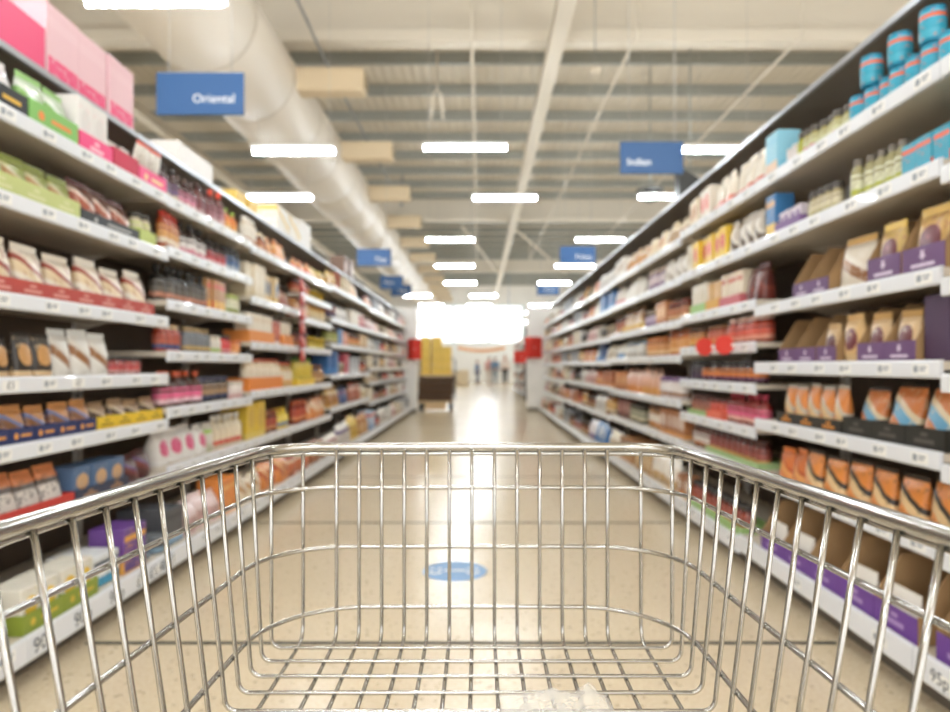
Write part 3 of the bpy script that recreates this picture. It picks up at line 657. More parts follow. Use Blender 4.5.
bay('right', 3, [2.05, 1.76, 1.445, 1.18, .84, .55, .17], 2.5, [
 [('bag', 'beige bag', 4, .14, .2, ['dccaa8', 'b98f5c', 'ece0c8']), ('bag', 'cream bag with brown print', 4, .14, .2, ['ead9b8', 'c98a4a', 'f0e6d0'], dict(s='s'))],
 [('pouch', 'white pouch with grey edges', 5, .11, .2, ['e9e4da', 'b4a898', 'f0ece4'], dict(s='r')), ('jar', 'purple and white jar', 6, .085, .18, ['6f5676', 'd9cccf', 'ae9a86', '7d5a88'])],
 [('jar', 'brown jar', 5, .09, .16, ['5a2c1e', 'b9744a', '7a3a2a', 'd9b080']), ('carton', 'orange tan carton', 3, .11, .19, ['c9803f', 'ecc490', '9a5a34']), ('jar', 'lilac-labelled jar', 4, .085, .15, ['54382e', 'c4b4cc', '8a7a6a', '8a6a98'])],
 [('jar', 'large orange jar', 3, .14, .2, ['b9642f', 'dc9a54', '8a4a2a', 'ecc088']), ('gap', .2), ('jar', 'orange-lidded jar', 4, .12, .17, ['a9602f', 'd9985a', 'c97a3a', 'efd0a0'])],
 [('gap', .1), ('jar', 'white jar with purple lid', 6, .1, .17, ['d9cfcf', 'ece6e4', '7d5f8c', '9a6a44']), ('pouch', 'pink and orange pouch', 4, .13, .24, ['dba88c', 'e0a050', 'ecc4ae'], dict(s='b'))],
 [('carton', 'brown carton with pale panel', 6, .11, .2, ['a9683c', 'dccdc4', 'dc9a54'], dict(s='s')), ('jar', 'white and brown jar', 4, .1, .19, ['b98f68', 'e6ddd0', '7a5438', 'c98a50'])],
 [('bag', 'white bag with tan base', 4, .16, .24, ['ece6da', 'c9a878', 'f0ece4'], dict(s='b')), ('carton', 'tan carton', 4, .12, .2, ['cfae80', 'e6d0a8', 'b98f5a'])]])
bay('right', 4, [2.05, 1.76, 1.445, 1.18, .84, .55, .17], 2.5, [
 [('bag', 'tan orange bag', 5, .13, .2, ['dcb888', 'dc9a4a', 'ece0c8']), ('carton', 'white carton', 4, .12, .2, ['ece8e0', 'c9b49a', 'f2eee8'])],
 [('pouch', 'plain white pouch', 5, .16, .22, ['f0ece2', 'e6dfd0', 'f3efe6'], dict(s='p')), ('pouch', 'white pouch with rose base', 3, .13, .2, ['efe6dc', 'd98a90', 'f3ece4'], dict(s='b'))],
 [('pouch', 'brown and white pouch', 6, .11, .22, ['8a6038', 'e6d6b4', 'c9a05a'], dict(s='r', tray=tr('golden shelf tray', 'e0b85a', 1, .06))), ('jar', 'brown red jar', 5, .09, .18, ['6a3020', 'a9603c', '54382a', 'd9a878'])],
 [('bag', 'grey white bag', 5, .16, .2, ['e3dfd6', 'c4beb4', '8ab0d4'], dict(s='b')), ('bag', 'pale bag with blue base', 2, .16, .18, ['e9e6de', '6aa0d0', 'f0ece4'], dict(s='b'))],
 [('pouch', 'salmon pouch', 5, .13, .24, ['d9a48c', 'dc8f48', 'e9c0a8'], dict(s='b')), ('carton', 'orange carton', 4, .12, .2, ['c97f44', 'e6ae78', 'a9602f'])],
 [('jar', 'dark green jar', 5, .1, .18, ['4a4a38', '9a9a84', '38342e', 'd9cfae']), ('carton', 'maroon carton', 5, .11, .19, ['7d4038', 'b98a7c', '5a2c28'])],
 [('box', 'brown case', 3, .18, .22, ['a87442', 'bf8c58', '8f5f34'], dict(d=.25)), ('bag', 'large cream bag', 4, .15, .24, ['ece2cc', 'd9c8a4', 'f3ece0'])]])
RV = [2.03, 1.75, 1.43, 1.16, .86, .53, .17]
for i in range(5, 11):
    rr = rnd_rows(RV, 2.5, PALR, 70+i, 1.1)
    if i == 5:
        rr[3] = [('bag', 'cream floury bag', 3, .17, .2, ['ece4d4', 'd9ccb4', 'f3ece0']), ('box', 'navy blue box', 2, .16, .22, ['1f4f8a', '2f6fb0', '1a3c6c'], dict(d=.2)), ('bag', 'pale bag with blue foot', 2, .16, .2, ['e9e6de', '6aa0d0', 'f0ece4'], dict(s='b'))]
        rr[1] = [('box', 'large blue box', 4, .2, .22, ['2f6fb4', '4f92cc', '3a7cc0'], dict(d=.2)), ('pouch', 'white floury pouch', 3, .14, .2, ['efe9de', 'e0d6c4', 'f3eee6'], dict(s='p'))]
        rr[6] = [('bag', 'blue and white bag', 4, .18, .26, ['3f78b8', 'dfe6ee', '5a8cc4'], dict(s='s')), ('bag', 'white and purple bag', 3, .16, .24, ['efe9ee', '7a5a98', 'e6dfe8'], dict(s='b'))]
    bay('right', i, RV, 2.5, rr)

# the next bays towards the camera: only their far ends reach into the picture
bay('right', 0, [2.085, 1.74, 1.38, 1.07, .78, .5, .19], 2.5, [
 [('gap', .14), ('can', 'turquoise and red can', 14, .08, .12, ['e6643c', '14a8c8', '1488ac', '3fb8d4'])],
 [('gap', .08), ('carton', 'blue and red carton', 14, .082, .125, ['16a3c0', '12a6c6', 'e85f3c'], dict(s='b', d=.12))],
 [('gap', .05), ('pouch', 'maroon and gold pouch', 8, .15, .23, ['c9a25c', '6a2434', 'a4525c'], dict(s='s', d=.07))],
 [('gap', .05), ('pouch', 'maroon and gold pouch', 8, .15, .2, ['c9a25c', '6a2434', 'a4525c'], dict(s='s', d=.07))],
 [('gap', .03), ('packet', 'large orange packet', 7, .16, .2, ['e08544', '6fb4d8', 'ecd9b4', '2a2826'], dict(s='r', d=.07, g=.02))],
 [('gap', .03), ('packet', 'orange packet with black band', 8, .145, .19, ['e58f3f', 'e9c998', '2e2a26', '3a342e'], dict(s='r', d=.08, g=.012))],
 [('gap', .08), ('packet', 'white flat packet', 6, .16, .15, ['e9e6e0', 'd9d4cc', 'efece6'], dict(s='p', d=.05, g=.03, tray=tr('tall brown case with purple base', '6b3f96', 6, .085, .235, ('a98cc4', 'bars'), CARD, .3)))]])
bay('left', 0, [2.025, 1.72, 1.36, 1.056, .81, .52, .17], 2.36, [[], [], [], [], [], [], [('gap', 1.0), ('carton', 'white carton with yellow spot', 2, .12, .15, ['ece8dc', 'efc63a', 'b9bd62'], dict(s='s', d=.13))]])

WORLD_STR, EXPO = 1.3, .92
# ------------------------------------------------------------------ room
b = B(); b.add([(-16, -7, 0), (16, -7, 0), (16, 49, 0), (-16, 49, 0)], [(0, 1, 2, 3)]); b.box(-16, 16, -7, 49, -.2, -.001)
struct('floor', b, m_floor())
for n, (yy, wd) in enumerate(((2.62, .024), (4.63, .022), (6.55, .018))):
    struct(f'trim_{n+1}', B().box(-1.56, 1.42, yy-wd/2, yy+wd/2, .0002, .0016), mat('1f2624', .7))
ZR = 6.98
struct('ceiling', B().box(-16, 16, -7, 49, ZR, ZR+.1), m_deck())
GREY = mat('a3a59e', .5, .1); BEAM = mat('e9e0d0', .5)
y = 1.0
while y < 47:
    bb = B(); h = .21
    bb.box(-16, 16, y, y+.02, ZR-h, ZR-.002); bb.box(-16, 16, y+.02, y+.09, ZR-h, ZR-h+.02)
    struct('ceiling_purlin', bb, GREY); y += 1.42  # grey puts the shade of the purlin webs into their colour
for yy in (-2.0, 10.25, 22.85, 35.2):
    bb = B(); bb.box(-16, 16, yy-.16, yy+.16, 6.1, 6.16); bb.box(-16, 16, yy-.02, yy+.02, 6.16, ZR-.002); bb.box(-16, 16, yy-.175, yy-.16, 6.06, 6.24)
    struct('ceiling_beam', bb, BEAM)
for xx in (1.16, -6.5, 9.0):
    bb = B(); bb.box(xx-.115, xx+.115, -6, 48, 5.86, 6.05)
    struct('ceiling_beam', bb, BEAM)
for q, (xa, ya, xb, yb) in enumerate(((1.16, 23.2, 4.6, 34.8), (-.6, 23.2, 1.0, 34.8))):
    struct('ceiling_brace', B().tube([(xa, ya, 6.0), (xb, yb, 6.0)], .05, 8), BEAM)
WALL = mat('f3f0ea', .6)
# far wall with a big glazed opening
bb = B(); wx0, wx1, wz0, wz1 = -4.6, 3.2, 2.8, 5.5
bb.box(-16, wx0, 48, 48.2, 0, ZR); bb.box(wx1, 16, 48, 48.2, 0, ZR); bb.box(wx0, wx1, 48, 48.2, wz1, ZR); bb.box(wx0, wx1, 48, 48.2, 0, wz0)
struct('wall_far', bb, WALL)
struct('wall_left', B().box(-16.1, -16, -7, 48.2, 0, ZR), WALL); struct('wall_right', B().box(16, 16.1, -7, 48.2, 0, ZR), WALL)
w = bpy.data.objects.new('window_1', None); COL.objects.link(w); w['kind'] = 'structure'
fr = B()
for xx in (wx0, -1.9, .7, wx1): fr.box(xx-.06, xx+.06, 47.98, 48.1, wz0, wz1)
for zz in (wz0, 4.3, wz1): fr.box(wx0, wx1, 47.99, 48.09, zz-.04, zz+.04)
obj('window_frame', fr, mat('b9cfd0', .4), w)
gl = bpy.data.materials.new('window_glass'); gl.use_nodes = True
t = gl.node_tree; t.nodes.clear(); o_ = t.nodes.new('ShaderNodeOutputMaterial'); g_ = t.nodes.new('ShaderNodeBsdfGlossy'); tr_ = t.nodes.new('ShaderNodeBsdfTransparent'); mx = t.nodes.new('ShaderNodeMixShader')
g_.inputs['Roughness'].default_value = .02; mx.inputs[0].default_value = .06
t.links.new(tr_.outputs[0], mx.inputs[1]); t.links.new(g_.outputs[0], mx.inputs[2]); t.links.new(mx.outputs[0], o_.inputs[0])
obj('pane', B().box(wx0, wx1, 48.03, 48.04, wz0, wz1), gl, w)

# ------------------------------------------------------------------ ceiling services
def px(x, y, Y):                               # the point of the building seen at that place of the photo at distance Y
    return (x-479)*Y/660, 1.1+(366-y)*Y/660
DUCTM = mat('efe6d8', .45); SEAM = mat('cdc1ae', .5); VENT = mat('e3cfae', .55)
d = thing('air_duct', 'wide cream round air duct running above the left shelves', 'duct')
DX, DZ, DR = -3.36, 5.32, .68
yy = -5.; k = 0
while yy < 46:
    ln = min(1.62, 46-yy)
    bb = B(); seg = 28
    for yb, rr in ((yy, DR*.985), (yy+.05, DR), (yy+ln-.05, DR), (yy+ln, DR*.985)):
        for i in range(seg): a = 2*PI*i/seg; bb.v.append((DX+rr*math.cos(a), yb, DZ+rr*math.sin(a)))
    for q in range(3):
        for i in range(seg):
            j = (i+1) % seg; bb.f.append((q*seg+i, q*seg+j, (q+1)*seg+j, (q+1)*seg+i)); bb.m.append(0); bb.sm.append(True)
    ds = obj('duct_section', bb, DUCTM, d)
    bb = B(); 
    for yb in (yy-.012, yy+.012):
        for i in range(seg): a = 2*PI*i/seg; bb.v.append((DX+(DR+.006)*math.cos(a), yb, DZ+(DR+.006)*math.sin(a)))
    for i in range(seg):
        j = (i+1) % seg; bb.f.append((i, j, seg+j, seg+i)); bb.m.append(0); bb.sm.append(True)
    obj('seam_band', bb, SEAM, ds)
    yy += ln
for q in range(11):
    yv = 9.9+q*3.2
    br = obj('air_outlet', B().box(DX+DR*.8, DX+DR+.98, yv-.16, yv+.16, DZ-.14, DZ+.2, 0, .03), VENT, d)
    obj('outlet_grille', B().box(DX+DR+.98, DX+DR+.995, yv-.13, yv+.13, DZ-.1, DZ+.16), mat('9c8a6c', .6), br)
for yy in range(-4, 46, 5):
    obj('hanger', B().tube([(DX, yy+.4, DZ+DR), (DX, yy+.4, ZR-.01)], .012, 6), GREY, d)

TUBE = mat('f4fbff', .4, emit=50.); HOUS = mat('f2f2f0', .4)
lights = [(-2.95, 6.0), (-2.86, 10.2), (-.21, 10.0), (3.55, 10.1), (-3.92, 13.0), (.51, 13.0), (3.75, 12.9), (-.76, 17.3), (3.17, 17.3), (-.8, 21.8), (3.17, 21.8), (-.75, 26.3), (3.0, 26.3), (.2, 31.), (-2.9, 31.), (0., 36.), (-2.6, 36.), (3.4, 36.), (.3, 41.), (-3., 41.), (3.5, 41.),
          (-.3, 5.3), (2.6, 5.3), (-.3, 2.2), (-3.0, 2.2), (2.7, 2.2), (-.3, -1.6), (-3.0, -1.6), (2.7, -1.6), (-.3, -5.), (2.7, -5.),
          (-7, 3), (-7, 9), (-7, 15), (-7, 21.8), (7, 3), (7, 9), (7, 15), (7, 21.8), (-10.5, 31), (9.5, 31), (-7, 36), (7, 36), (-6, 26.3), (6.5, 26.3), (-6, 31), (6.5, 31), (-6.5, 41), (7, 41), (-10, 41), (11, 41), (.3, 45.5), (4, 45.5), (-8, 45.5), (-2.2, 49.8), (.8, 49.8), (4, 49.8)]  # side-aisle and far rows added as fill light, mostly hidden from view
ZL = 4.1; lights = [(x*.909, y*.909) for x, y in lights]
def light_label(x, y):
    if y < 4.9: return 'white strip light overhead near the trolley handle', 'strip lights overhead near the trolley'
    row = f'about {round(y)} metres ahead'
    side = 'over the left shelves' if -5 < x < -1.6 else 'over the right shelves' if 1.6 < x < 5 else 'over the aisle' if abs(x) <= 1.6 else 'added for fill beyond the '+('left' if x < 0 else 'right')+' shelves'
    return f'white strip light {side}, {row}', 'strip lights of the store ceiling'
lproto = {}
def roof_over(x, z):                          # height of what hangs above x: the duct or the roof
    return DZ-math.sqrt(DR*DR-(x-DX)**2)-.004 if abs(x-DX) < DR-.02 and z < DZ-DR else ZR-.003
for x, y in lights:
    lb, gp = light_label(x, y)
    tops = tuple(round(roof_over(x+sx, ZL), 3) for sx in (-.5, .5))
    if tops not in lproto:
        q = lproto[tops] = thing('strip_light', lb, 'light', (x, y, ZL), 0, gp)
        wide = min(tops) < ZR-.1
        obj('housing', B().box(-.58, .58, -(.12 if wide else .02), .12 if wide else .02, .037, .075, 0, .006), HOUS, q)  # shaped for the light: slim lets uplight reach the roof, wide shields the duct
        obj('tube', B().lathe([(.0, -.56), (.027, -.56), (.027, .56), (0, .56)], 12, None, False), TUBE, q).rotation_euler = (0, PI/2, 0)
        for sx, zt in zip((-.5, .5), tops): obj('suspension_wire', B().tube([(sx, 0, .07), (sx, 0, zt-ZL)], .004, 5), mat('c9c6c0', .4), q)
    else:
        q = copy_tree(lproto[tops]); q.location = (x, y, ZL); tag(q, lb, 'light', gp)
for lb, x0_, z0_ in (('thin white conduit running straight down the middle of the ceiling', -.1, 5.7), ('thin white conduit right of the middle of the ceiling', 2.31, 5.95), ('thin white conduit above the right shelves', 4.7, 5.9)):
    tag(obj('conduit', B().tube([(x0_, 9.58, ZR), (x0_, 9.6, z0_), (x0_, 30, z0_), (x0_, 30.02, ZR)], .022, 8), BEAM), lb, 'conduit')
tag(obj('conduit', B().tube([(-2.33, 5.2, ZR), (-2.33, 5.25, 5.95), (-2.33, 10., 5.72), (-2.33, 20, 5.95), (-2.33, 20.05, ZR)], .02, 8), mat('8c8f92', .5)), 'grey cable sagging beside the round air duct', 'cable')
x, z = px(595, 71, 9.0)
sd = thing('smoke_detector', 'round cream smoke detector hanging under the roof', 'detector', (x, 9., z))
obj('detector_body', B().lathe([(.02, -.05), (.06, -.045), (.075, -.01), (.075, .03), (.04, .045)], 16), mat('d9cdb8', .5), sd)
obj('drop_rod', B().tube([(0, 0, .045), (0, 0, ZR-z-.005)], .008, 6), GREY, sd)
x, z = px(650, 192, 12.4)
cd = thing('camera_dome', 'dark twin security camera hanging above the right shelves', 'camera', (x, 12.4, z))
obj('mount_plate', B().lathe([(.26, 0), (.26, .04), (.1, .08)], 18), mat('4a4a48', .5), cd)
obj('dome', B().lathe([(.02, -.2), (.13, -.16), (.17, -.06), (.16, 0)], 16), mat('3a3a3a', .2), cd)
obj('drop_rod', B().tube([(0, 0, .08), (0, 0, ZR-z-.02)], .015, 6), GREY, cd)
x, z = px(690, 186, 11.0)
sp = thing('loudspeaker', 'black wedge loudspeaker behind the right-hand shelf tops', 'speaker', (x, 11., z))
v = [(-.2, -.1, -.3), (.3, -.1, 0), (-.2, -.1, .3), (-.2, .2, -.3), (.3, .2, 0), (-.2, .2, .3)]
obj('cabinet', B().add(v, [(0, 1, 2), (5, 4, 3), (0, 3, 4, 1), (1, 4, 5, 2), (2, 5, 3, 0)]), mat('30302e', .6), sp)
obj('drop_rod', B().tube([(0, 0, .1), (0, 0, ZR-z-.02)], .015, 6), GREY, sp)
x, z = px(437, 108, 11.2)
hb = thing('hanging_bracket', 'pair of white hanging rods joined at the top', 'bracket', (x, 11.2, z))
for sx in (-.1, .1): obj('rod', B().tube([(sx, 0, -.2), (sx*.6, 0, .25), (0, 0, .3), (0, 0, ZR-z-.28)], .018, 6), BEAM, hb)

# ------------------------------------------------------------------ hanging aisle signs
def sign(x0, x1, y0, y1, Y, txt, tx, ty, ts, label, dark=0):
    (xa, zt), (xb, zb) = px(x0, y0, Y), px(x1, y1, Y)
    xc, zc = (xa+xb)/2, (zt+zb)/2; w, h = xb-xa, zt-zb
    s = thing('aisle_sign', label, 'sign', (xc, Y, zc))
    obj('sign_panel', B().box(-w/2, w/2, -.012, .012, -h/2, h/2, 0, .003), BLUE if not dark else mat('1f4f82', .5), s)
    for q in (-1, 1):
        obj('suspension_wire', B().tube([(q*w*.36, 0, h/2), (q*w*.36, 0, roof_over(xc+q*w*.36, zc)-zc)], .004, 5), mat('c9c6c0', .4), s)
    bl = B(); join(bl, text_mesh(txt, h*ts, TEXTW), Matrix.Translation((tx*w, -.0135, ty*h)) @ FACE_Y)
    obj('lettering', bl, TEXTW, s)
sign(157, 244, 73, 115, 5.3, 'Oriental', .16, -.13, .3, 'blue hanging sign reading Oriental over the left shelves')
sign(620, 683, 142, 174, 7.3, 'Indian', -.2, -.14, .32, 'blue hanging sign reading Indian over the right shelves', 1)
sign(357, 391, 249, 266, 13.6, 'Thai', .2, -.14, .42, 'blue hanging sign with short white word, second on the left')
sign(560, 595.5, 246.5, 264, 13.2, 'Pulses', .16, -.1, .38, 'blue hanging sign with white word, second on the right')
sign(380, 403, 276, 289, 20.0, 'Rice', -.1, 0, .42, 'blue hanging sign, third on the left, pale lettering')
sign(391, 411.5, 285, 296, 23.0, 'Pasta', .1, -.05, .42, 'blue hanging sign farthest away on the left', 1)
sign(537, 559, 284, 295, 21.0, 'Sauces', .05, 0, .38, 'blue hanging sign farthest away on the right', 1)

# ------------------------------------------------------------------ aisle ends
PANEL = mat('faf8f4', .5); RED = mat('d8392f', .45); REDD = mat('a92c26', .5)
def end_panel(side, xa, xb, ya, yb, z1, label):
    e = thing('end_panel', label, 'panel')
    obj('panel_body', B().box(xa, xb, ya, yb, .1, z1, 0, .02), PANEL, e)
    obj('plinth', B().box(xa+.02, xb-.02, ya+.02, yb-.02, 0, .1), mat('8a8478', .6), e)
    obj('top_cap', B().box(xa-.01, xb+.01, ya-.01, yb+.01, z1, z1+.03), WHITE, e)
ye = bay_span('left', 10)[1]
end_panel('left', -2.25, -1.46, ye+.01, ye+.28, 2.45, 'white end panel closing off the left shelves')
end_panel('right', 1.16, 2.05, ye+.45, ye+.72, 2.5, 'white end panel closing off the right shelves')
def flag(xa, xb, Y, za, zb, label, br=.088):
    f = thing('promotion_sign', label, 'sign', ((xa+xb)/2, Y, (za+zb)/2))
    w, h = xb-xa, zb-za
    def fold(p0, p1):
        q = B(); dx, dy = p1[0]-p0[0], p1[1]-p0[1]; L = math.hypot(dx, dy); nx, ny = -dy/L*.006, dx/L*.006
        v = [(p[0]+sx*nx, p[1]+sx*ny, z) for z in (-h/2, h/2) for p in (p0, p1) for sx in (-1, 1)]
        return q.add(v, [(0, 1, 3, 2), (4, 6, 7, 5), (0, 2, 6, 4), (1, 5, 7, 3), (0, 4, 5, 1), (2, 3, 7, 6)])
    obj('flag_face', fold((-w*.1, -.12), (w/2, .0)), RED, f); obj('flag_side', fold((-w/2, .02), (-w*.1, -.12)), RED, f)
    obj('flag_bracket', B().box(-w*.08, w*.08, -.1, br, -.02, .02), WHITE, f)
flag(-1.66, (421-479)*15.3/660, ye-.08, 1.1+(366-359.5)*15.3/660, 1.1+(366-339)*15.3/660, 'red folded flag sign at the far end of the left shelves')
flag((525-479)*15.7/660, (542-479)*15.7/660, ye+.33, 1.1+(366-358)*15.7/660, 1.1+(366-337)*15.7/660, 'red folded flag sign at the far end of the right shelves', .118)

# clip strip with packets, hanging from left bay four
cs = thing('clip_strip', 'red hanging strip of small packets clipped to the left shelf edge', 'strip', (-1.655, 6.13, 1.92))
obj('strip', B().box(-.002, .002, -.03, .03, -.78, 0), mat('c4403a', .4), cs)
pb = pouch_b(.09, .11, .03, .88, 1)
pm = pack(['c8423c', 'e8a08a', 'a82c2c'], 's').copy()
pme = pb.mesh('clip_packet', [pm])
for q in range(6):
    o = bpy.data.objects.new('clip_packet', pme); COL.objects.link(o); o.parent = cs; o.location = (.02, 0, -.14-q*.128)
# two round shelf talkers on right bay two
for yy, zz, lb in ((3.83, 1.232, 'red round shelf tag nearer to the camera, fourth shelf, second right bay'), (4.17, 1.232, 'red round shelf tag farther from the camera, fourth shelf, second right bay')):
    st = thing('shelf_tag', lb, 'tag', (1.5-.075, yy, zz-.01))
    obj('disc', B().lathe([(.056, -.0015), (.056, .0015)], 20), mat('e2473c', .4), st).rotation_euler = (PI/2, 0, 0)
    obj('tag_clip', B().box(.04, .0585, -.004, -.002, -.01, .01), WHITE, st)

# ------------------------------------------------------------------ floor sticker
fs = thing('floor_sticker', 'round blue sticker with white marks on the floor of the aisle', 'sticker', ((455-479)*3.54/660, 3.54, .0))
obj('sticker_disc', B().lathe([(.172, .0003), (.170, .0016)], 40), mat('82abd8', .5), fs)  # blue lightened to carry the glare on the disc
mk = B()
for cx in (-.105, .095):
    for ex in (-.02, .02): mk.lathe([(.013, .0017), (.013, .0022)], 10, None, True, cx+ex, .035)
    a = [(cx+.038*math.cos(t), -.01+.05*math.sin(t)) for t in [PI+PI*i/10 for i in range(11)]]
    n = len(a); v = [(x_*1., y_, .0022) for x_, y_ in a]+[(cx+(x_-cx)*.5, -.01+(y_+.01)*.5, .0022) for x_, y_ in a]
    mk.add(v, [(i, i+1, n+i+1, n+i) for i in range(n-1)])
mk.box(-.06, .055, -.006, .01, .0017, .0022)
for q in range(6): mk.box(-.055+q*.019, -.043+q*.019, .012, .024, .0017, .0022)
obj('white_marks', mk, TEXTW, fs)

# ------------------------------------------------------------------ stock trolley at the end of the aisle
TX, TY = -1.07, 16.7
tk = thing('stock_trolley', 'low flat stock trolley with black wheels holding dark crates', 'trolley', (TX, TY, 0))
obj('deck', B().box(-.42, .42, -.5, .5, .2, .24, 0, .01), mat('c9ad84', .6), tk)
obj('skirt', B().box(-.27, .27, -.49, -.46, .03, .2), mat('d9bd92', .6), tk)
for sx in (-.36, .36):
    for sy in (-.42, .42):
        wb = B().lathe([(.0, -.03), (.07, -.03), (.085, -.02), (.085, .02), (.07, .03), (0, .03)], 14, None, False)
        wo = obj('wheel', wb, RUBBER, tk, (sx, sy, .085)); wo.rotation_euler = (0, PI/2, 0)
        obj('fork', B().box(-.045, -.035, -.03, .03, .02, .2).box(.035, .045, -.03, .03, .02, .2).box(-.045, .045, -.03, .03, .17, .2), GREY, tk, (sx, sy, 0))
obj('push_frame', B().tube([(-.45, .5, .22), (-.45, .5, 1.25), (-.4, .5, 1.3), (.4, .5, 1.3), (.45, .5, 1.25), (.45, .5, .22)], .018, 8), mat('8a8c8e', .4, .6), tk)
DARK = mat('4a3320', .65)
for q in range(4):
    c = thing('crate', f"dark brown slatted crate, {['bottom', 'second from bottom', 'second from top', 'top'][q]} of the stack on the stock trolley", 'crate', (TX+(-.02, .01, 0, .015)[q], TY-.02, .241+q*.152), 0, 'brown crates on the stock trolley')
    obj('crate_tray', B().box(-.42, .42, -.45, .45, 0, .02).box(-.42, -.39, -.45, .45, .02, .15).box(.39, .42, -.45, .45, .02, .15), DARK, c)
    for z_ in (.03, .09): obj('slat', B().box(-.39, .39, -.45, -.43, z_, z_+.05, 0, .004), mat('5a4028', .6), c)
    obj('contents', B().box(-.38, .38, -.42, .42, .021, .13, 0, .02), mat('2e2015', .7), c)
YEL = pack(['fbd96a', 'f8d05a', 'edc252'], 'b', .5)
zt = .241+4*.152+.002
tag(obj('flat_board', B().box(TX-.44, TX+.44, TY-.46, TY+.42, zt-.0005, zt+.03), mat('d9bf98', .7)), 'pale board lying between the dark crates and yellow cartons', 'board')
zt += .031
for cx, n in ((-.25, 4), (.02, 4), (.26, 3)):
    for q in range(n):
        col = {-.25: 'left', .02: 'middle', .26: 'right'}[cx]
        o = thing('yellow_carton', f"yellow carton, {['bottom', 'second up', 'third up', 'top'][q]} of the {col} stack on the stock trolley", 'carton', (TX+cx, TY-.1, zt+q*.236+(.0 if cx != .02 else 0)), 0, 'yellow cartons on the stock trolley')
        obj('carton_body', B().box(-.115, .115, -.26, .26, 0, .232, 0, .006), YEL, o)
        obj('tape', B().box(-.116, .116, -.2605, -.26, .105, .125), mat('dcae38', .5), o)

# ------------------------------------------------------------------ gondola across the far cross aisle
def far_unit(xa, xb, ya, yb, label, s):
    u = thing('shelf_unit', label, 'shelf')
    xf = xa if s < 0 else xb
    obj('back_panel', B().box((xa+xb)/2-.02, (xa+xb)/2+.02, ya, yb, .08, 2.3), BACK, u)
    for z_ in (.17, .6, 1.0, 1.4, 1.8): obj('shelf', B().box(xa, xb, ya, yb, z_-.03, z_), RAIL, u)
    obj('side_panel', B().box(xa, xb, ya-.03, ya, .0, 2.35), mat('4a4644', .5), u)
    return u
far_unit(1.45, 2.4, 21.0, 29, 'shelf unit beyond the cross aisle on the right, dark end', -1)
far_unit(-3.2, -2.2, 21.0, 29, 'shelf unit beyond the cross aisle on the left, dark end', 1)
for side, xx, sgn in (('right', 1.45, -1), ('left', -2.2, 1)):
    for k, z_ in enumerate((.17, .6, 1.0, 1.4, 1.8)):
        yy = 21.1
        while yy < 28.5:
            kind, desc, w_, h_, cols = R.choice(PALR); w_ *= 1.6
            p = product(kind, w_, min(h_*1.4, .32), .2 if kind in ('box', 'carton', 'pouch', 'bag') else w_, cols, 'b', False, 0)
            p.location = (xx-sgn*.18, yy+w_/2, z_+.0006); p.rotation_euler = (0, 0, 0 if sgn > 0 else PI)
            register(p, desc, CATS[kind], f"{['bottom', 'second', 'third', 'fourth', 'top'][k]} shelf, far {side} unit", yy); yy += w_+R.uniform(.02, .2)
flag((514-479)*20.9/660, (527-479)*20.9/660, 20.85, 1.1+(366-363)*20.9/660, 1.1+(366-351)*20.9/660, 'smaller red flag sign beyond the cross aisle')
tag(obj('post', B().box(1.52, 1.6, 19.6, 19.68, 0, 2.75, 0, .01), mat('55504c', .5)), 'tall dark post beyond the right end panel', 'post')

# checkout counters, festoon, people far away
for q, (x_, lb) in enumerate(((-1.35, 'beige checkout counter nearest the stock trolley'), (-2.9, 'beige checkout counter behind the left shelves'))):
    c = thing('checkout_counter', lb, 'counter', (x_, 37.6, 0))
    obj('counter_body', B().box(-.65, .75, -.9, .9, 0, .82, 0, .05), mat('d9c6a4', .5), c)
    obj('belt', B().box(-.3, .3, -.85, .85, .82, .84), mat('5a544c', .6), c)
    obj('side_top', B().box(.3, .75, -.9, .9, .82, .9, 0, .03), mat('e6dac4', .5), c)
fe = thing('paper_festoon', 'orange paper festoon hung across the far windows', 'decoration')
pts = [((458+q*47/18-479)*38/660, 38., 1.1+(366-346-3*math.sin(PI*q/18))*38/660) for q in range(19)]
obj('cord', B().tube(pts, .006, 5), mat('efd9bf', .6), fe)
for q in range(1, 18, 2):
    obj('paper_ball', B().lathe([(.01, -.22), (.14, -.16), (.17, -.08), (.12, -.01), (.01, .0)], 10), mat('f0b070', .7), fe, pts[q])
tag(obj('hanging_sign', B().box((505-479)*36/660, (514-479)*36/660, 36, 36.03, 1.1+(366-340)*36/660, 1.1+(366-337.5)*36/660).tube([((509-479)*36/660, 36.015, 1.1+(366-338)*36/660), ((509-479)*36/660, 36.015, ZR-.005)], .01, 5), mat('3a80c0', .5)), 'small blue board hanging near the far windows', 'sign')

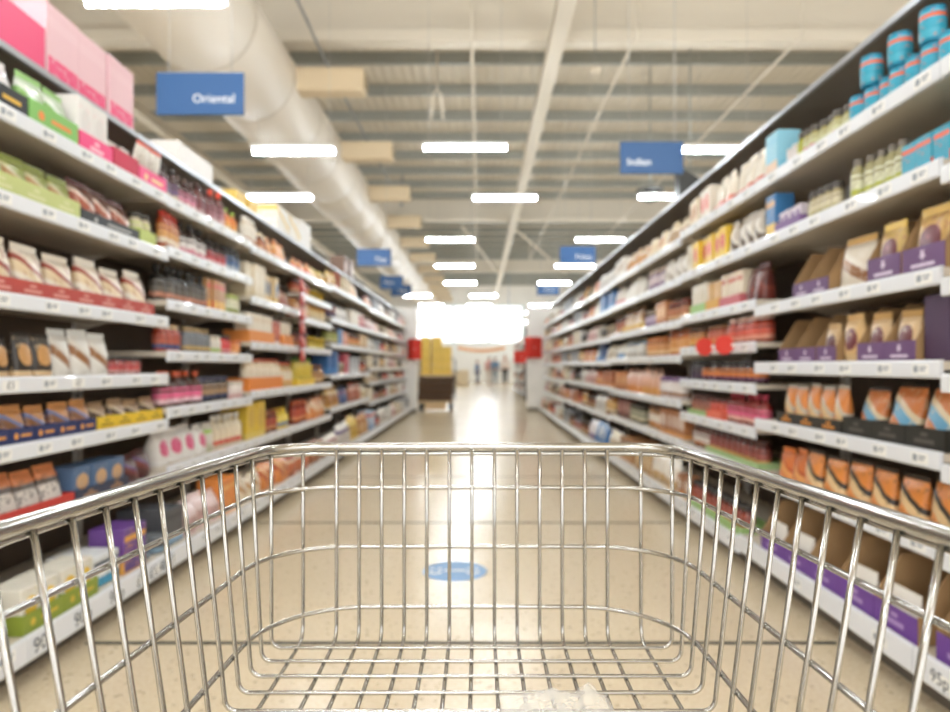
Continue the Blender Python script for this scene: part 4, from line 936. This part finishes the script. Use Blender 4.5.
def skin_mesh(name, verts, edges, radii, m, parent, root=0, sub=1):
    me = bpy.data.meshes.new(name); me.from_pydata(verts, edges, []); me.update()
    o = bpy.data.objects.new(name, me); COL.objects.link(o)
    o.modifiers.new('s', 'SKIN'); sm = o.modifiers.new('d', 'SUBSURF'); sm.levels = sub; sm.render_levels = sub
    for i, r_ in enumerate(radii):
        me.skin_vertices[0].data[i].radius = (r_, r_) if not isinstance(r_, tuple) else r_
        me.skin_vertices[0].data[i].use_root = i == root
    bpy.context.view_layer.update()
    ne = bpy.data.meshes.new_from_object(o.evaluated_get(bpy.context.evaluated_depsgraph_get()))
    bpy.data.objects.remove(o); bpy.data.meshes.remove(me)
    ne.materials.clear(); ne.materials.append(m)
    for p in ne.polygons: p.use_smooth = True
    r = bpy.data.objects.new(name, ne); COL.objects.link(r); r.parent = parent
    return r
def person(x, y, H, rz, shirt, legs, hair, label, step=.12):
    p = thing('person', label, 'person', (x, y, 0), rz)
    k = H/1.75; SK = mat('c99a7c', .6)
    V = [(0, 0, .95), (0, 0, 1.15), (0, .01, 1.38), (0, .0, 1.5), (0, -.02, 1.58), (0, -.02, 1.68), (0, -.01, 1.73)]
    E = [(i, i+1) for i in range(6)]; Rr = [(.15, .11), (.14, .1), (.17, .11), .055, (.075, .09), (.075, .095), (.05, .06)]
    for s_ in (-1, 1):
        b0 = len(V)
        V += [(s_*.09, 0, .88), (s_*.1, s_*step*.4-.02, .5), (s_*.1, s_*step, .09), (s_*.1, s_*step-.13, .035)]
        E += [(0, b0), (b0, b0+1), (b0+1, b0+2), (b0+2, b0+3)]; Rr += [.085, .058, .042, .035]
        b1 = len(V)
        V += [(s_*.19, .01, 1.41), (s_*.23, .03, 1.14), (s_*.22, -.08, .92), (s_*.22, -.13, .82)]
        E += [(2, b1), (b1, b1+1), (b1+1, b1+2), (b1+2, b1+3)]; Rr += [.055, .043, .034, .03]
    sc = lambda vs: [tuple(c*k for c in v) for v in vs]
    rs = lambda q: [tuple(c*k for c in r_) if isinstance(r_, tuple) else r_*k for r_ in q]
    skin_mesh('body', sc(V), E, rs(Rr), SK, p)
    f = 1.2
    tv = [V[0], V[1], V[2], V[3]]; te = [(0, 1), (1, 2), (2, 3)]; trr = [(.18, .14), (.17, .13), (.195, .135), .065]
    for s_, b1 in ((-1, 11), (1, 19)):
        o_ = len(tv); tv += [V[b1], V[b1+1], V[b1+2]]; te += [(2, o_), (o_, o_+1), (o_+1, o_+2)]; trr += [.07, .056, .045]
    skin_mesh('top', sc(tv), te, rs(trr), mat(shirt, .8), p)
    lv = [V[0]]; le = []; lr = [(.165, .125)]
    for b0 in (7, 15):
        o_ = len(lv); lv += V[b0:b0+3]; le += [(0, o_), (o_, o_+1), (o_+1, o_+2)]; lr += [.1, .072, .058]
    skin_mesh('trousers', sc(lv), le, rs(lr), mat(legs, .8), p)
    skin_mesh('hair', sc([(0, .03, 1.6), (0, .02, 1.7), (0, -.02, 1.755)]), [(0, 1), (1, 2)], rs([(.06, .06), (.085, .09), (.06, .06)]), mat(hair, .9), p)
    fb = B()
    for s_ in (-1, 1): fb.lathe([(.004, -.006), (.011, 0), (.004, .006)], 8, None, True, s_*.03*k, -.108*k)
    for i in range(len(fb.v)): fb.v[i] = (fb.v[i][0], fb.v[i][1], fb.v[i][2]+1.645*k)
    obj('eyes', fb, mat('2a2220', .4), p)
person((505-479)*37/660, 37.0, 1.72, .1, 'e9ddd4', '35332f', '4a3a2c', 'shopper in white top and dark trousers standing far down the aisle')
person((495-479)*36.4/660, 36.4, 1.6, 2.9, '6f8aa4', '8a96a0', '3a3028', 'shopper in denim blue top beside the one in white')
person((489.3-479)*36.8/660, 36.8, 1.62, 3.2, 'd9a8a0', 'd9cdc2', '6a5038', 'shopper in pinkish top behind the denim blue one')
person((477.3-479)*39.5/660, 39.5, 1.45, 1.2, '3f6fa8', '4a5a78', '3a3028', 'shopper in bright blue top behind the checkout counter')

# ------------------------------------------------------------------ shopping trolley
CX = -.0085; ZC = 1.1
tr0 = thing('shopping_trolley', 'chrome wire shopping trolley in the foreground, pushed down the aisle', 'trolley')
YF = .795
def wrim(Y): return .25+(.70-Y)*.09
def ring_path(drop, w_of, r, yf, yend=-.12, steps=12):
    P = []
    ws = w_of(yf-r)
    L = [(-w_of(Y), Y) for Y in [yend+(yf-r-yend)*i/10 for i in range(11)]]
    A = []
    for i in range(1, steps+1):
        a = PI-(PI/2)*i/steps
        A.append((-(ws-r)+r*math.cos(a), yf-r+r*math.sin(a)))
    half = L+A
    P = [(CX+x_, y_, ZC-drop) for x_, y_ in half]
    return P+[(2*CX-q[0], q[1], q[2]) for q in reversed(P)]
RIMZ = .0985
rim = ring_path(RIMZ, wrim, .065, YF+.006)
rim = rim+[(rim[-1][0]-.05, -.15, ZC-RIMZ), (rim[0][0]+.05, -.15, ZC-RIMZ)]
obj('rim', B().tube(rim, .0058, 12, True), CHROME, tr0)
def wside(drop):
    t_ = min(1, max(0, (drop-.098)/.22)); return t_
def w_at(drop): return lambda Y: wrim(Y)*(1-wside(drop))+(.231+max(0, .6-Y)*.01)*wside(drop)
for drop, r in ((.1063, .066), (.1475, .08), (.219, .10), (.292, .115)):
    obj('ring_wire', B().tube(ring_path(drop, lambda Y, f=w_at(drop): f(Y)+.0045, r, YF+.0048), .0027, 8), CHROME, tr0)
ZB = .325
# front uprights that bend into the basket floor
for i in range(-7, 8):
    x_ = i*.0272 if abs(i) < 7 else math.copysign(.2035, i)
    P = [(CX+x_, YF, ZC-RIMZ-.002), (CX+x_, YF, ZC-.2), (CX+x_, YF, ZC-.311), (CX+x_, YF-.003, ZC-.3225), (CX+x_, YF-.012, ZC-ZB-.0045), (CX+x_, .4, ZC-ZB-.0055), (CX+x_, -.1, ZC-ZB-.0055)]
    obj('front_wire', B().tube(P, .0023, 7), CHROME, tr0)
# hoops: down one side, across the floor, up the other side
k = 0
while True:
    Yb = .761-.035*k
    if Yb < -.1: break
    Yt = Yb+.008
    if k == 0: wt, Yt = .2345, .772
    elif k == 1: wt, Yt = .2455, .737
    else: wt = wrim(Yt)
    wb = .231+max(0, .6-Yb)*.01; rc = .012
    half = [(-wt, Yt, RIMZ+.001), (-(wt*.5+wb*.5), (Yt+Yb)/2, (RIMZ+ZB)/2), (-wb, Yb, ZB-rc)]
    for i in range(1, 7):
        a = PI+(PI/2)*i/6
        half.append((-(wb-rc)+rc*math.cos(a), Yb, ZB-rc-rc*math.sin(a)))
    P = [(CX+x_, y_, ZC-d_) for x_, y_, d_ in half]
    P += [(2*CX-q[0], q[1], q[2]) for q in reversed(P)]
    obj('hoop_wire', B().tube(P, .0023, 7), CHROME, tr0)
    k += 1
# rear flap, handle, chassis and castors
for i in range(-5, 6):
    obj('rear_wire', B().tube([(CX+i*.05, -.13, ZC-RIMZ), (CX+i*.043, -.11, ZC-ZB)], .0026, 7), CHROME, tr0)
for s_ in (-1, 1):
    obj('handle_arm', B().tube([(CX+s_*wrim(-.1), -.12, ZC-RIMZ), (CX+s_*.29, -.2, ZC-.1), (CX+s_*.28, -.26, ZC-.08)], .009, 8), CHROME, tr0)
    obj('frame_tube', B().tube([(CX+s_*.25, -.1, ZC-ZB-.01), (CX+s_*.26, -.14, .6), (CX+s_*.25, -.1, .25), (CX+s_*.24, .0, .16), (CX+s_*.2, .7, .16), (CX+s_*.2, .72, .17)], .011, 8), CHROME, tr0)
    obj('basket_stay', B().tube([(CX+s_*.22, .35, .16), (CX+s_*.22, .5, ZC-ZB-.012)], .009, 8), CHROME, tr0)
    for yy in (-.08, .68):
        f_ = obj('caster', B().box(-.02, -.014, -.03, .03, .05, .15).box(.014, .02, -.03, .03, .05, .15).box(-.02, .02, -.03, .03, .145, .155), mat('b9bbbd', .3, .8), tr0, (CX+s_*.215, yy, 0))
        wo = obj('wheel', B().lathe([(.0, -.012), (.05, -.012), (.06, -.008), (.06, .008), (.05, .012), (0, .012)], 16, None, False), RUBBER, f_, (0, 0, .06)); wo.rotation_euler = (0, PI/2, 0)
obj('cross_bar', B().tube([(CX-.2, .7, .16), (CX+.2, .7, .16)], .01, 8), CHROME, tr0)
obj('handle', B().tube([(CX-.29, -.262, ZC-.08), (CX+.29, -.262, ZC-.08)], .014, 12), mat('2f62a8', .4), tr0)

# crumpled clear bag lying in the basket
bb = B(); nu, nv = 26, 16
for j in range(nv+1):
    for i in range(nu+1):
        u, v_ = i/nu, j/nv
        e = (1-(2*u-1)**4)*(1-(2*v_-1)**4)
        hgt = .002+e*(.004+.011*abs(mnoise.noise(Vector((u*4, v_*3, 1.3))))+.016*max(0, 1-((u-.82)/.13)**2)*max(0, 1-((v_-.75)/.3)**2)+.006*mnoise.noise(Vector((u*14, v_*9, 4))))
        bb.v.append((.02+u*.105+.004*mnoise.noise(Vector((v_*6, 2, u))), .585+v_*.058, ZC-ZB+.003+hgt))
for j in range(nv):
    for i in range(nu):
        a = j*(nu+1)+i; bb.f.append((a, a+1, a+nu+2, a+nu+1)); bb.m.append(0); bb.sm.append(True)
n0 = len(bb.v)
for j in range(nv+1):
    for i in range(nu+1):
        x_, y_, z_ = bb.v[j*(nu+1)+i]; bb.v.append((x_, y_, ZC-ZB+.0035))
for j in range(nv):
    for i in range(nu):
        a = n0+j*(nu+1)+i; bb.f.append((a, a+nu+1, a+nu+2, a+1)); bb.m.append(0); bb.sm.append(True)
edge = [i for i in range(nu+1)]+[j*(nu+1)+nu for j in range(1, nv+1)]+[nv*(nu+1)+i for i in range(nu-1, -1, -1)]+[j*(nu+1) for j in range(nv-1, 0, -1)]
for q in range(len(edge)):
    a, c = edge[q], edge[(q+1) % len(edge)]
    bb.f.append((a, n0+a, n0+c, c)); bb.m.append(0); bb.sm.append(True)
tag(obj('plastic_bag', bb, m_crumple()), 'crumpled clear plastic bag lying on the basket floor', 'bag')

finish_labels()
# ------------------------------------------------------------------ light, world, camera
wd = bpy.data.worlds.new('World'); S.world = wd; wd.use_nodes = True
bg = wd.node_tree.nodes['Background']; bg.inputs[0].default_value = (1, .985, .96, 1); bg.inputs[1].default_value = WORLD_STR
cam = bpy.data.cameras.new('Camera'); co = bpy.data.objects.new('Camera', cam); COL.objects.link(co); S.camera = co
co.location = (0, 0, 1.1); co.rotation_euler = (PI/2, 0, 0)
cam.sensor_width = 36; cam.lens = 660/950*36; cam.shift_x = -4/950; cam.shift_y = 10/950
cam.clip_start = .02; cam.clip_end = 200
cam.dof.use_dof = True; cam.dof.focus_distance = .6; cam.dof.aperture_fstop = 4.8
vs = S.view_settings
vs.view_transform = 'Standard'; vs.look = 'None'; vs.exposure = EXPO; vs.gamma = 1; vs.use_curve_mapping = False
